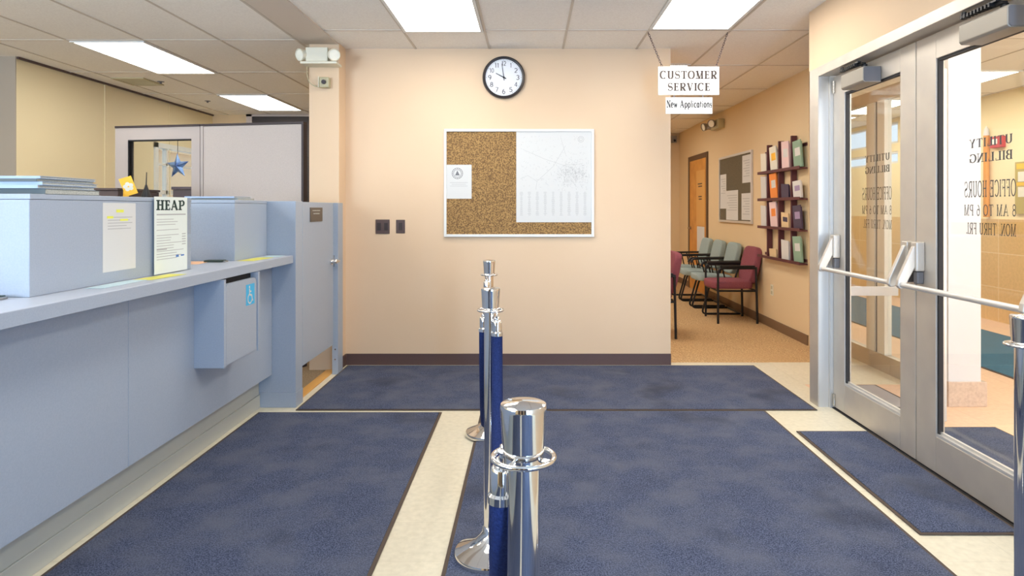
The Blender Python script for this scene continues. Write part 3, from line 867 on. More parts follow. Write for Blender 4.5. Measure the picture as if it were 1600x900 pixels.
fc = thing('filing_cabinet', (-3.2, 4.75, 0), 'dark brown filing cabinet behind the counter, only its top showing', 'cabinet')
MB().box(-3.6, -2.84, 4.5, 5.0, 0, 1.445).build('body', 'brown_dark', fc, .004)
MB().box(-3.61, -2.835, 4.49, 5.01, 1.446, 1.462).build('top', 'brown_dark', fc, .003)
for k in range(4):
    d = MB().box(-2.839, -2.825, 4.52, 4.98, .03 + .35 * k, .36 + .35 * k).build('drawer', 'brown_dark', fc, .003)
pc = thing('storage_cabinet', (-3.0, 6.5, 0), 'dark plum cabinet seen through the partition window', 'cabinet')
MB().box(-3.42, -2.6, 6.25, 6.7, 0, 1.50).build('body', 'plum', pc, .004)
MB().box(-3.43, -2.59, 6.24, 6.71, 1.501, 1.53).build('top', 'plum', pc, .003)

# ================================================================== PILASTER FITTINGS
el = thing('emergency_light', (-1.68, 5.25, 2.47), 'cream twin-head emergency light at the top of the pilaster', 'emergency light', 'emergency lights')
MB().box(-1.785, -1.61, 5.19, 5.329, 2.492, 2.605).build('battery_box', 'plastic_cream', el, .006)
MB().box(-1.825, -1.535, 5.18, 5.329, 2.472, 2.491).build('base_tray', 'plastic_cream', el, .004)
for x, sgn in ((-1.815, -1), (-1.572, 1)):
    d = Vector((.55 * sgn, -.75, -.2)).normalized()
    q = d.to_track_quat('Z', 'Y').to_matrix()
    h = MB().lathe([(.012, -.04), (.035, -.03), (.046, .0), (.05, .03), (.046, .034), (.042, .03), (.036, .012)], (x, 5.21, 2.548), 24, q)
    hd = h.build('lamp_head', 'plastic_cream', el)
    MB().lathe([(.0005, .018), (.041, .016), (.041, .026), (.0005, .030)], (x, 5.21, 2.548), 24, q).build('lens', 'lamp_lens', hd)
pw = thing('power_outlet', (-1.665, 5.30, 2.298), 'yellowed surface outlet with a cord below the pilaster emergency light', 'outlet')
MB().box(-1.705, -1.625, 5.275, 5.329, 2.300, 2.385).build('box', 'plastic_yellowed', pw, .008)
MB().tube([(-1.665, 5.274, 2.343), (-1.665, 5.262, 2.343)], .018, 16).build('plug', 'plate_dark', pw)
MB().box(-1.712, -1.7055, 5.27, 5.32, 2.30, 2.388).build('side_cover', 'plastic_cream', pw, .002)
cpts = []
for i in range(13):
    u = i / 12
    cpts.append((-1.81 + .0 * u + .10 * u ** 2.2, 5.305 - .02 * math.sin(u * PI), 2.474 - .165 * (1 - (1 - u) ** 2)))
MB().tube(cpts, .0035, 8).build('cord', 'plastic_yellowed', pw)

# ================================================================== BACK WALL FITTINGS
WY = 5.52
ck = thing('wall_clock', (-.22, WY, 2.25), 'round white wall clock with a dark rim above the notice board', 'clock')
RX = Matrix.Rotation(PI / 2, 3, 'X')        # lathe axis +z -> -y
cx, cz = -.22, 2.425
MB().lathe([(.178, 0), (.180, .018), (.176, .034), (.168, .038), (.158, .034), (.154, .022), (.154, .0)], (cx, WY - .0005, cz), 56, RX).build('rim', 'clock_rim', ck)
MB().lathe([(.156, .001), (.156, .02), (.0005, .0201)], (cx, WY - .0005, cz), 56, RX).build('dial', 'clock_face', ck)
nm = MB()
for k in range(1, 13):
    aa = math.radians(90 - 30 * k); s_ = str(k); wd = .026 if len(s_) == 1 else .036
    if s_ == '1': wd = .014
    px_, pz_ = cx + .118 * math.cos(aa), cz + .118 * math.sin(aa)
    text_mesh(nm, s_, (px_ - wd / 2, WY - .0212, pz_ - .019), (1, 0, 0), (0, 0, 1), wd, .038, .08, .16, .12, 0)
for k in range(60):
    aa = math.radians(6 * k); r0, r1 = (.142, .149); wv = .0012 if k % 5 else .0025
    dd = Vector((math.cos(aa), 0, math.sin(aa))); pp = Vector((-math.sin(aa), 0, math.cos(aa))) * wv
    c0 = Vector((cx, WY - .0212, cz))
    nm.add([c0 + dd * r0 - pp, c0 + dd * r1 - pp, c0 + dd * r1 + pp, c0 + dd * r0 + pp], [(0, 1, 2, 3)])
nm.build('numerals', 'ink_grey' if False else 'closer_end', ck)


def hand(name, ang, l0, l1, wv, y):
    aa = math.radians(90 - ang); dd = Vector((math.cos(aa), 0, math.sin(aa))); pp = Vector((-math.sin(aa), 0, math.cos(aa))) * wv
    c0 = Vector((cx, y, cz)); e = Vector((0, -.0015, 0))
    q = [c0 - dd * l0 - pp, c0 + dd * l1 - pp * .6, c0 + dd * l1 + pp * .6, c0 - dd * l0 + pp]
    MB().add(q + [p + e for p in q], [(0, 1, 2, 3), (7, 6, 5, 4), (0, 4, 5, 1), (1, 5, 6, 2), (2, 6, 7, 3), (3, 7, 4, 0)]).build(name, 'ink_black', ck)


hand('hour_hand', 298, .022, .075, .0045, WY - .0225)
hand('minute_hand', 352, .026, .118, .003, WY - .0245)
MB().lathe([(.008, 0), (.008, .008), (.0005, .009)], (cx, WY - .021, cz), 16, RX).build('hub', 'ink_black', ck)

# notice board
nb = thing('notice_board', (-.09, WY, 1.08), 'large white framed cork notice board on the peach back wall', 'notice board')
x0, x1, z0, z1 = -.725, .541, 1.082, 1.991
MB().box(x0, x0 + .022, WY - .024, WY - .0005, z0, z1).box(x1 - .022, x1, WY - .024, WY - .0005, z0, z1).box(x0 + .022, x1 - .022, WY - .024, WY - .0005, z0, z0 + .022).box(x0 + .022, x1 - .022, WY - .024, WY - .0005, z1 - .022, z1).build('frame', 'frame_white', nb, .003)
MB().box(x0 + .022, x1 - .022, WY - .012, WY - .0005, z0 + .022, z1 - .022).build('cork', 'cork', nb)
mp = thing('map_sheet', (.21, WY - .0125, 1.207), 'large white printed map pinned on the right of the notice board', 'map')
mx0, mx1, mz0, mz1 = -.115, .521, 1.205, 1.971
MB().box(mx0, mx1, WY - .0138, WY - .0125, mz0, mz1).build('sheet', 'white_paper', mp)
pr_ = MB(); random.seed(11)
Yp = WY - .0142


def dash(x, z, l_, a, wv=.0016):
    dx, dz = math.cos(a) * l_ / 2, math.sin(a) * l_ / 2; nx, nz = -math.sin(a) * wv / 2, math.cos(a) * wv / 2
    pr_.add([(x - dx - nx, Yp, z - dz - nz), (x + dx - nx, Yp, z + dz - nz), (x + dx + nx, Yp, z + dz + nz), (x - dx + nx, Yp, z - dz + nz)], [(0, 1, 2, 3)])


for i in range(420):
    x = random.gauss(.36, .075); z = random.gauss(1.61, .06)
    if mx0 + .02 < x < mx1 - .02 and z < 1.9: dash(x, z, random.uniform(.006, .022), random.choice((.2, .2 + PI / 2, random.uniform(0, PI))))
for i in range(170):
    dash(random.uniform(mx0 + .03, mx1 - .03), random.uniform(1.5, 1.93), random.uniform(.005, .02), random.uniform(0, PI), .0013)
for (xa, za, xb, zb) in ((-.02, 1.60, .06, 1.55), (.06, 1.55, .2, 1.68), (.2, 1.68, .3, 1.85), (-.06, 1.82, .12, 1.74), (.12, 1.74, .36, 1.66), (-.08, 1.57, -.02, 1.6), (.06, 1.55, .05, 1.48), (.26, 1.92, .3, 1.78)):
    dash((xa + xb) / 2, (za + zb) / 2, math.hypot(xb - xa, zb - za), math.atan2(zb - za, xb - xa), .0018)
for k in range(9):
    x = mx0 + .035 + k * .067
    for j in range(26): dash(x + .008, 1.46 - .0078 * j, random.uniform(.012, .03), 0, .0022)
for k in range(2):
    pr_.add([(p[0], Yp, p[1]) for p in arc(.43, 1.905, .026 - .012 * k, .026 - .012 * k, 0, 360, 20)] + [(p[0], Yp, p[1]) for p in arc(.43, 1.905, .023 - .012 * k, .023 - .012 * k, 0, 360, 20)], [(i, i + 1, 22 + i, 21 + i) for i in range(20)])
pr_.build('print', 'ink_pale', mp)
nn = thing('paper_notice', (-.605, WY - .0125, 1.401), 'white notice with a round seal on the left of the large notice board', 'paper')
MB().box(-.703, -.492, WY - .0140, WY - .0125, 1.404, 1.69).build('sheet', 'white_paper', nn)
pr_ = MB(); Yp = WY - .0144
for r0, r1 in ((.047, .043), (.033, .030)):
    pr_.add([(p[0], Yp, p[1]) for p in arc(-.612, 1.617, r0, r0, 0, 360, 28)] + [(p[0], Yp, p[1]) for p in arc(-.612, 1.617, r1, r1, 0, 360, 28)], [(i, i + 1, 30 + i, 29 + i) for i in range(28)])
pr_.add([(-.632, Yp, 1.600), (-.612, Yp, 1.642), (-.592, Yp, 1.600)], [(0, 1, 2)])
for k in range(16):
    aa = 2 * PI * k / 16; dash(-.612 + .038 * math.cos(aa), 1.617 + .038 * math.sin(aa), .008, aa, .004)
pr_.build('seal', 'closer_end', nn)
pr_ = MB()
for z, l_ in ((1.54, .15), (1.525, .12), (1.51, .15)): dash(-.6, z, l_, 0, .003)
pr_.build('print', 'ink_pale', nn)

# wall plates
for (a, b_, c, d, gangs, lb) in ((-1.305, -1.185, 1.107, 1.228, 2, 'double dark brown switch plate on the peach wall'), (-1.131, -1.055, 1.112, 1.226, 1, 'single dark brown switch plate to the right of the double one')):
    t = thing('switch_plate', ((a + b_) / 2, WY, c), lb, 'switch plate', 'brown switch plates')
    MB().box(a, b_, WY - .007, WY - .0005, c, d).build('plate', 'plate_brown', t, .003)
    for k in range(gangs):
        xx = a + (b_ - a) * (k + .5) / gangs
        MB().box(xx - .016, xx + .016, WY - .0095, WY - .0072, (c + d) / 2 - .032, (c + d) / 2 + .032).build('rocker', 'plate_dark', t, .002)

# ================================================================== HANGING SIGN
hs = thing('hanging_sign', (1.21, 5.0, CH), 'white CUSTOMER SERVICE sign hanging on chains with a smaller sign below', 'sign')
sx0, sx1 = .982, 1.449
bd = MB().box(sx0, sx1, 4.996, 5.004, 2.190, 2.408).build('main_board', 'white_gloss', hs, .001)
tm = MB()
text_mesh(tm, 'CUSTOMER', (sx0 + .014, 4.9955, 2.313), (1, 0, 0), (0, 0, 1), .436, .062, .13, .25, .1, .07)
text_mesh(tm, 'SERVICE', (sx0 + .072, 4.9955, 2.222), (1, 0, 0), (0, 0, 1), .325, .060, .12, .25, .1, .07)
tm.build('lettering', 'ink_sign', bd)
bd2 = MB().box(1.040, 1.397, 4.996, 5.004, 2.046, 2.172).build('lower_board', 'white_gloss', hs, .001)
text_mesh(MB(), 'New Applications', (1.048, 4.9955, 2.094), (1, 0, 0), (0, 0, 1), .345, .054, .1, .22, .12, .05).build('lettering', 'ink_black', bd2)
for x in (1.10, 1.32): MB().box(x, x + .008, 4.998, 5.002, 2.17, 2.192).build('link', 'closer_end', hs)


def chain(p0, p1, parent):
    p0, p1 = Vector(p0), Vector(p1); n = int((p1 - p0).length / .017); d = (p1 - p0).normalized(); mb = MB()
    u = d.cross(Vector((0, 1, 0))).normalized(); v = Vector((0, 1, 0))
    for i in range(n):
        c = p0 + (p1 - p0) * ((i + .5) / n); s_ = u if i % 2 else v
        mb.tube([c + d * (.0125 * math.cos(2 * PI * k / 10)) + s_ * (.006 * math.sin(2 * PI * k / 10)) for k in range(10)], .0021, 6, closed=True)
    mb.build('chain', 'plate_brown', parent)


chain((.905, 5.0, CH - .002), (1.012, 5.0, 2.408), hs)
chain((1.515, 5.0, CH - .002), (1.425, 5.0, 2.408), hs)

# ================================================================== FLOOR MATS


def floor_mat(x0, x1, y0, y1, m, label, bw=.016):
    t = thing('floor_mat', ((x0 + x1) / 2, (y0 + y1) / 2, 0), label, 'mat', 'entrance mats')
    MB().box(x0 + bw, x1 - bw, y0 + bw, y1 - bw, .0022, .009).build('pile', m, t)
    MB().box(x0, x1, y0, y0 + bw, .0022, .006).box(x0, x1, y1 - bw, y1, .0022, .006).box(x0, x0 + bw, y0 + bw, y1 - bw, .0022, .006).box(x1 - bw, x1, y0 + bw, y1 - bw, .0022, .006).build('border', 'mat_rubber', t)


floor_mat(-1.752, -.568, -2.0, 4.215, 'mat_navy', 'long navy mat along the service counter')
floor_mat(-.318, 1.530, -2.0, 4.245, 'mat_navy', 'large navy mat in the middle of the floor right of the stanchions')
floor_mat(-1.530, 1.878, 4.262, 5.475, 'mat_navy', 'wide navy mat along the back wall')
floor_mat(1.574, 1.998, 2.635, 3.858, 'mat_navy', 'narrow navy mat against the glass doors')
floor_mat(2.12, 2.80, 1.6, 3.93, 'mat_navy', 'navy mat outside the right glass door')
floor_mat(2.12, 2.58, 4.3, 4.87, 'mat_grey', 'grey mat outside the left glass door', .02)
floor_mat(3.74, 4.93, 3.4, 10.4, 'mat_blue', 'long teal blue runner in the outer lobby', .02)

# ================================================================== STANCHIONS
sn = thing('stanchion_post', (-.149, 2.475, 0), 'chrome rope stanchion, middle one of the row of three', 'stanchion', 'chrome rope stanchions', local=True)
sn['_local'] = 1
prof = [(.0005, .012), (.132, .012), (.136, .014), (.138, .022), (.134, .03), (.115, .038), (.085, .05), (.058, .066), (.040, .086), (.032, .1), (.030, .115), (.026, .12)]
MB().lathe([(.0005, .0093), (.138, .0093), (.139, .018), (.135, .028), (.115, .037), (.085, .05), (.058, .066), (.040, .086), (.032, .1), (.030, .115), (.0255, .12), (.0005, .1205)], n=56).build('base', 'chrome', sn)
MB().lathe([(.0252, .12), (.0252, .945)], n=40).build('pole', 'chrome', sn)
MB().lathe([(.026, .938), (.0318, .942), (.0358, 1.010), (.0362, 1.0145), (.0352, 1.018), (.0325, 1.0195), (.0005, 1.0225)], n=56).build('cap', 'chrome', sn)
rg = MB()
rg.tube([(.0475 * math.cos(2 * PI * k / 48), .0475 * math.sin(2 * PI * k / 48), .936) for k in range(48)], .0042, 10, closed=True)
for k in range(4):
    a = PI / 4 + PI / 2 * k
    rg.tube([(.025 * math.cos(a), .025 * math.sin(a), .936), (.046 * math.cos(a), .046 * math.sin(a), .936)], .0038, 8)
rg.lathe([(.0255, .928), (.031, .930), (.031, .942), (.0255, .944)], n=40)
rg.build('ring', 'chrome', sn)
dup(sn, (-.010, 1.010, 0), .3, 'nearest chrome rope stanchion, its cap in the middle of the picture')
dup(sn, (-.2366, 3.80, 0), 0, 'chrome rope stanchion of the row nearest to the back wall')
dup(sn, (1.395, 1.84, 0), .6, 'chrome rope stanchion at the picture edge beside the glass doors')


def rope(p0, p1, sag, label, side):
    p0, p1 = Vector(p0), Vector(p1)
    t = thing('stanchion_rope', ((p0.x + p1.x) / 2, (p0.y + p1.y) / 2, p0.z - sag - .03), label, 'rope', 'navy velvet ropes')

    a, b_ = p0 + Vector((0, 0, -.084)), p1 + Vector((0, 0, -.084)); dirn = (b_ - a).normalized()
    sg = sag - .095

    def P(u):
        k = max(0, 4 * u * (1 - u))
        q = a.lerp(b_, u); return Vector((q.x, q.y, q.z - sg * k ** .62))
    N = 40
    us_ = [.5 - .5 * math.cos(PI * i / N) for i in range(N + 1)]
    pts = [P(u) for u in us_]
    MB().tube([pts[0] + Vector((0, 0, .012))] + pts + [pts[-1] + Vector((0, 0, .012))], .0205, 16).build('velvet_cord', 'rope_navy', t)
    for q in (p0, p1):
        MB().lathe([(.010, -.024), (.0165, -.028), (.0185, -.034), (.0185, -.068), (.0222, -.072), (.0222, -.084), (.019, -.086)], q, 24).build('end_sleeve', 'chrome', t)
        hk = [q + Vector((0, .0105 * math.cos(2 * PI * k / 14), -.010 + .014 * math.sin(2 * PI * k / 14))) for k in range(14)]
        MB().tube(hk, .0035, 8, closed=True).sphere(q + Vector((0, 0, -.022)), .0115).build('hook', 'chrome', t)


rope((-.045, 1.041, .937), (-.1225, 2.436, .930), .56, 'navy velvet rope from the nearest to the middle stanchion', 1)
rope((-.176, 2.521, .930), (-.2366 - .012, 3.753, .930), .62, 'navy velvet rope from the middle to the farthest stanchion', 1)

# ================================================================== GLASS DOORS
DX = 2.01
fr = MB()
fr.box(1.917, 2.075, 4.343, 4.475, 0, 2.262).box(1.917, 2.075, 2.33, 2.457, 0, 2.262).box(1.917, 2.075, 2.457, 4.343, 2.199, 2.262)
struct('trim_door_frame', fr, 'aluminium', 'brushed aluminium frame around the double glass doors', 'door frame', .003)
struct('trim_door_stop', MB().box(1.99, 2.06, 4.325, 4.343, 0, 2.199).box(1.925, 1.985, 4.3425, 4.3429, 0.0, 2.199).box(1.99, 2.06, 2.457, 2.475, 0, 2.199), 'aluminium_light', 'pale door stop strips inside the door frame', 'trim')
struct('trim_door_saddle', MB().box(2.002, 2.07, 2.457, 4.343, 0, .005), 'gasket', 'dark saddle under the glass doors', 'trim')


def glass_door(name, y0, y1, g0, g1, cy0, cy1, b0, b1, ty0, label):
    d = thing(name, (DX, (y0 + y1) / 2, 0), label, 'door', None, kind='structure')
    zb, zt = .192, 2.062
    MB().box(DX, DX + .045, y0, g0, .012, 2.190).box(DX, DX + .045, g1, y1, .012, 2.190).box(DX, DX + .045, g0, g1, .012, zb).box(DX, DX + .045, g0, g1, zt, 2.190).build('door_frame', 'aluminium', d, .003)
    e = .012
    MB().box(DX + .008, DX + .03, g0, g0 + e, zb, zt).box(DX + .008, DX + .03, g1 - e, g1, zb, zt).box(DX + .008, DX + .03, g0 + e, g1 - e, zt - e, zt).build('gasket', 'gasket', d)
    MB().box(DX + .002, DX + .016, g0 + .001, g1 - .001, zb, zb + .014).box(DX + .016, DX + .030, g0 + .001, g1 - .001, zb, zb + .026).build('glass_bead', 'aluminium_light', d)
    MB().box(DX + .018, DX + .024, g0 + .002, g1 - .002, zb + .002, zt - .002).build('glass', 'clear_glass', d)
    # lettering on the outer face, so it reads backwards from inside
    X = DX + .0245
    tm = MB()
    text_mesh(tm, 'UTILITY', (X, ty0 + .02, 1.598), (0, 1, 0), (0, 0, 1), .272, .040, .12, .2, .075, .06)
    text_mesh(tm, 'BILLING', (X, ty0 + .02, 1.530), (0, 1, 0), (0, 0, 1), .272, .040, .12, .2, .075, .06)
    text_mesh(tm, 'OFFICE HOURS', (X, ty0, 1.372), (0, 1, 0), (0, 0, 1), .325, .074, .12, .15, .07, .06)
    text_mesh(tm, '8 AM TO 6 PM', (X, ty0, 1.288), (0, 1, 0), (0, 0, 1), .325, .050, .12, .15, .07, .06)
    text_mesh(tm, 'MON. THRU FRI.', (X, ty0, 1.203), (0, 1, 0), (0, 0, 1), .312, .052, .12, .15, .07, .06)
    tm.build('lettering', 'ink_vinyl', d)['label'] = 'office hours lettering seen in reverse'
    # closer
    c = MB()
    pf = [(DX - .0005, 2.045), (DX - .095, 2.045), (DX - .105, 2.055), (DX - .105, 2.128), (DX - .098, 2.137), (DX - .0005, 2.137)]
    c.prism([(p[0], p[1]) for p in pf], cy0, cy1, 'y')
    cl = c.build('door_closer', 'closer_grey', d, .003)
    MB().prism([(DX - .004, 2.050), (DX - .09, 2.050), (DX - .100, 2.058), (DX - .100, 2.125), (DX - .094, 2.132), (DX - .004, 2.132)], cy0 - .004, cy0, 'y').build('closer_end_cap', 'closer_end', cl)
    ar = MB()
    ym = cy0 + .09
    ar.tube([(DX - .05, ym, 2.137), (DX - .05, ym, 2.165)], .016, 14)
    ar.obox((DX - .075, ym + .09, 2.168), (.024, .22, .010), Matrix.Rotation(.12, 3, 'Z')).obox((DX - .07, ym + .12, 2.179), (.02, .26, .008), Matrix.Rotation(-.1, 3, 'Z'))
    ar.tube([(DX - .085, ym + .2, 2.16), (DX - .085, ym + .2, 2.19)], .012, 12)
    for k in range(9): ar.box(DX - .1, DX - .072, ym + .02 + k * .022, ym + .030 + k * .022, 2.160, 2.176)
    ar.build('closer_arm', 'black_metal', cl)
    # crossbar exit device
    xb = DX - .11; zbar = .930
    MB().tube([(xb, b0, zbar), (xb, b1, zbar)], .0135, 18).build('push_bar', 'aluminium_light', d)
    for yb, s_ in ((b0, 1), (b1, -1)):
        yh = yb
        lv = MB()
        pr = [(DX - .03, 1.135), (DX - .052, 1.125), (xb - .018, .955), (xb - .022, .925), (xb - .01, .91), (xb + .012, .912), (xb + .02, .93), (DX - .022, 1.06)]
        lv.prism(pr, yh - .013, yh + .013, 'y')
        lo = lv.build('push_bar_lever', 'aluminium', d, .004)
        MB().box(DX - .045, DX - .0005, yh - .026, yh + .026, 1.0, 1.15).build('lever_housing', 'aluminium', lo, .006)
        MB().box(DX - .036, DX - .0005, yh - .018, yh + .018, .935, .998).build('lever_base', 'closer_end', lo, .006)
    # hinge pivots
    yp = y1 - .02 if name == 'door_1' else y0 + .02
    MB().tube([(DX - .006, yp, .02), (DX - .006, yp, .1)], .009, 12).tube([(DX - .006, yp, 2.08), (DX - .006, yp, 2.16)], .009, 12).build('pivot_hinge', 'steel', d)
    # outside pull handle
    yq = g0 - .07 if name == 'door_1' else g1 + .088
    MB().box(DX + .082, DX + .104, yq - .012, yq + .012, .24, 2.03).box(DX + .045, DX + .082, yq - .012, yq + .012, .4, .43).box(DX + .045, DX + .082, yq - .012, yq + .012, 1.9, 1.93).build('pull_handle', 'aluminium_light', d, .003)
    return d


glass_door('door_1', 3.4045, 4.322, 3.545, 4.172, 3.735, 4.0, 3.40 + .03, 4.25, 3.672, 'left leaf of the aluminium double glass doors, farther from the viewer')
glass_door('door_2', 2.478, 3.3955, 2.632, 3.232, 2.605, 2.90, 2.50, 3.345, 2.732, 'right leaf of the aluminium double glass doors, cut by the picture edge')

# ================================================================== OUTER LOBBY
GX = 2.88
gp_ = thing('glass_partition', (GX, 6.0, 0), 'inner aluminium glass partition seen through the left glass door', 'partition')
pf_ = MB()
pf_.box(GX - .03, GX + .03, 4.55, 5.17, 0.0, .14).box(GX - .03, GX + .03, 5.17, 9.0, 0, .14).box(GX - .03, GX + .03, 4.55, 9.0, 2.2, 2.3).box(GX - .03, GX + .03, 4.5, 4.56, 0, 2.3)
pf_.build('rail', 'aluminium', gp_, .002)
MB().box(GX - .03, GX + .03, 5.40, 5.53, .14, 2.2).box(GX - .03, GX + .03, 5.25, 5.36, .14, 2.2).build('stile', 'white_gloss', gp_, .002)
MB().box(GX - .015, GX + .015, 5.36, 5.40, .14, 2.2).build('gap_seal', 'gasket', gp_)
MB().box(GX - .003, GX + .003, 4.56, 5.25, .14, 2.2).build('glass_pane', 'clear_glass', gp_)
MB().box(GX - .003, GX + .003, 5.53, 9.0, .14, 2.2).build('glass_pane', 'clear_glass', gp_)
gr = thing('guard_rail', (2.6, 5.05, 0), 'white horizontal guard rail behind the left glass door', 'rail')
MB().box(2.34, 2.84, 5.03, 5.06, .648, .718).build('rail', 'white_column', gr, .003)
MB().box(2.30, 2.34, 5.025, 5.065, .0, .73).build('post', 'white_column', gr, .003)
wc = thing('white_column', (2.9, 4.47, 0), 'white square column with a stone base outside the right glass door', 'column', kind='structure')
MB().box(2.795, 3.012, 4.36, 4.58, .165, CH).build('shaft', 'white_column', wc)
MB().box(2.787, 3.045, 4.345, 4.60, 0, .165).build('plinth', 'stone_base', wc, .003)
fa = thing('fire_alarm', (5.44, 7.60, 1.98), 'red fire alarm box on the yellow lobby wall behind the door lettering', 'alarm')
MB().box(5.415, 5.469, 7.50, 7.69, 2.03, 2.16).build('housing', 'red_box', fa, .006)
MB().box(5.40, 5.414, 7.56, 7.63, 2.07, 2.13).build('strobe', 'lamp_lens', fa, .003)
op = thing('wooden_post', (5.437, 7.775, 1.22), 'slim orange wooden post with a pale tip on the lobby wall above the tiles', 'post')
MB().tube([(5.437, 7.775, 1.22), (5.437, 7.775, 2.19)], .032, 16).build('shaft', 'post_orange', op)
MB().lathe([(.032, 2.19), (.03, 2.21), (.022, 2.27), (.0005, 2.31)], (5.437, 7.775, 0), 16).build('finial', 'white_gloss', op)
lb_ = thing('lobby_board', (5.45, 7.05, 1.2), 'olive board with yellow and white papers on the lobby wall at the picture edge', 'notice board')
MB().box(5.445, 5.469, 6.55, 7.33, 1.26, 1.84).build('panel', 'board_olive', lb_, .003)
for (ya, yb, za, zb_, mm, nmx) in ((6.6, 7.3, 1.76, 1.82, 'yellow_card', 'yellow strip above the white papers'), (6.6, 7.28, 1.62, 1.73, 'cream_paper', 'upper white paper strip on the olive lobby board'),
                              (6.6, 7.30, 1.575, 1.61, 'yellow_card', 'yellow strip between the white papers of the olive lobby board'), (6.6, 7.28, 1.45, 1.56, 'cream_paper', 'lower white paper strip on the olive lobby board')):
    tag(MB().box(5.442, 5.4445, ya, yb, za, zb_).build('paper_strip', mm), nmx, 'paper', 'papers on the lobby board')

# ================================================================== HALL
HX = 2.68
hd = thing('door_3', (HX, 10.39, 0), 'orange wood door in a dark frame at the far end of the waiting hall', 'door', kind='structure')
MB().box(HX - .02, HX - .0005, 9.80, 9.88, 0, 2.18).box(HX - .02, HX - .0005, 10.90, 10.98, 0, 2.18).box(HX - .02, HX - .0005, 9.88, 10.90, 2.10, 2.18).build('door_casing', 'door_frame_brown', hd, .003)
lf = MB().box(HX - .012, HX - .0005, 9.88, 10.90, .01, 2.10).build('door_leaf', 'door_wood', hd)
MB().box(HX - .016, HX - .0125, 9.95, 10.45, 1.05, 1.92).build('door_window', 'wood_strip', lf)
MB().tube([(HX - .012, 10.82, 1.0), (HX - .06, 10.82, 1.0), (HX - .062, 10.70, 1.0)], .011, 10).tube([(HX - .012, 10.82, 1.0), (HX - .02, 10.82, 1.0)], .03, 16).build('lever_handle', 'steel', hd)
l = MB()
for z, a, b_ in ((1.70, 10.1, 10.36), (1.66, 10.1, 10.33), (1.50, 10.12, 10.32), (1.46, 10.12, 10.3)): l.box(HX - .0165, HX - .0161, a, b_, z, z + .018)
l.build('lettering', 'brown_dark', hd)
tag(MB().box(HX - .0135, HX - .0123, 9.98, 10.42, .62, 1.04).build('poster', 'white_paper'), 'white poster on the orange hall door', 'poster')
# end wall sensor
ex = thing('wall_sensor', (2.57, 11.69, 2.55), 'small grey sensor box high on the waiting hall end wall', 'sensor')
MB().box(2.53, 2.62, 11.63, 11.699, 2.50, 2.62).build('housing', 'closer_grey', ex, .005)
MB().tube([(2.575, 11.63, 2.54), (2.575, 11.60, 2.53)], .02, 14).build('lens', 'black_metal', ex)
# hall emergency light on right wall
e2 = thing('emergency_light', (HX, 9.15, 2.44), 'metal twin-head emergency light high on the waiting hall wall', 'emergency light', 'emergency lights')
MB().box(HX - .09, HX - .0005, 8.98, 9.36, 2.435, 2.56).build('battery_box', 'plastic_yellowed', e2, .006)
for y, dy in ((9.12, -.35), (9.5, .1)):
    d = Vector((-.8, dy - .3, -.2)).normalized(); q = d.to_track_quat('Z', 'Y').to_matrix()
    hh = MB().lathe([(.012, -.06), (.04, -.04), (.055, .0), (.058, .035), (.052, .038), (.044, .016)], (HX - .13, y, 2.51), 20, q).build('lamp_head', 'closer_grey', e2)
    MB().lathe([(.0005, .02), (.05, .018), (.05, .028), (.0005, .034)], (HX - .13, y, 2.51), 20, q).build('lens', 'lamp_lens', hh)
MB().box(HX - .12, HX - .0005, 9.30, 9.52, 2.47, 2.50).build('bracket', 'closer_grey', e2)
# hall notice board
hb = thing('notice_board', (HX, 8.5, 1.14), 'grey cork notice board with papers on the waiting hall wall', 'notice board')
y0, y1, z0, z1 = 7.83, 9.18, 1.135, 2.03
MB().box(HX - .026, HX - .0005, y0, y0 + .03, z0, z1).box(HX - .026, HX - .0005, y1 - .03, y1, z0, z1).box(HX - .026, HX - .0005, y0 + .03, y1 - .03, z0, z0 + .03).box(HX - .026, HX - .0005, y0 + .03, y1 - .03, z1 - .03, z1).build('frame', 'aluminium_light', hb, .003)
MB().box(HX - .014, HX - .0005, y0 + .03, y1 - .03, z0 + .03, z1 - .03).build('cork', 'cork_grey', hb)
for (ya, yb, za, zb_, lb) in ((8.86, 9.14, 1.32, 1.79, 'white paper at the far edge of the waiting hall notice board'), (8.36, 8.86, 1.17, 1.56, 'white papers at the bottom middle of the waiting hall notice board'),
                             (7.88, 8.22, 1.18, 1.51, 'white paper low at the near edge of the waiting hall notice board'), (7.88, 8.19, 1.64, 1.98, 'pale paper high at the near edge of the waiting hall notice board')):
    t = thing('pinned_paper', (HX - .015, (ya + yb) / 2, za), lb, 'paper', 'papers on the hall notice board')
    MB().box(HX - .0158, HX - .0142, ya, yb, za, zb_).build('sheet', 'white_paper', t)
    l = MB()
    for k in range(7): l.box(HX - .0164, HX - .016, ya + .04, yb - .04 - .05 * (k % 3), zb_ - .07 - k * .032, zb_ - .062 - k * .032)
    l.build('print', 'ink_pale', t)
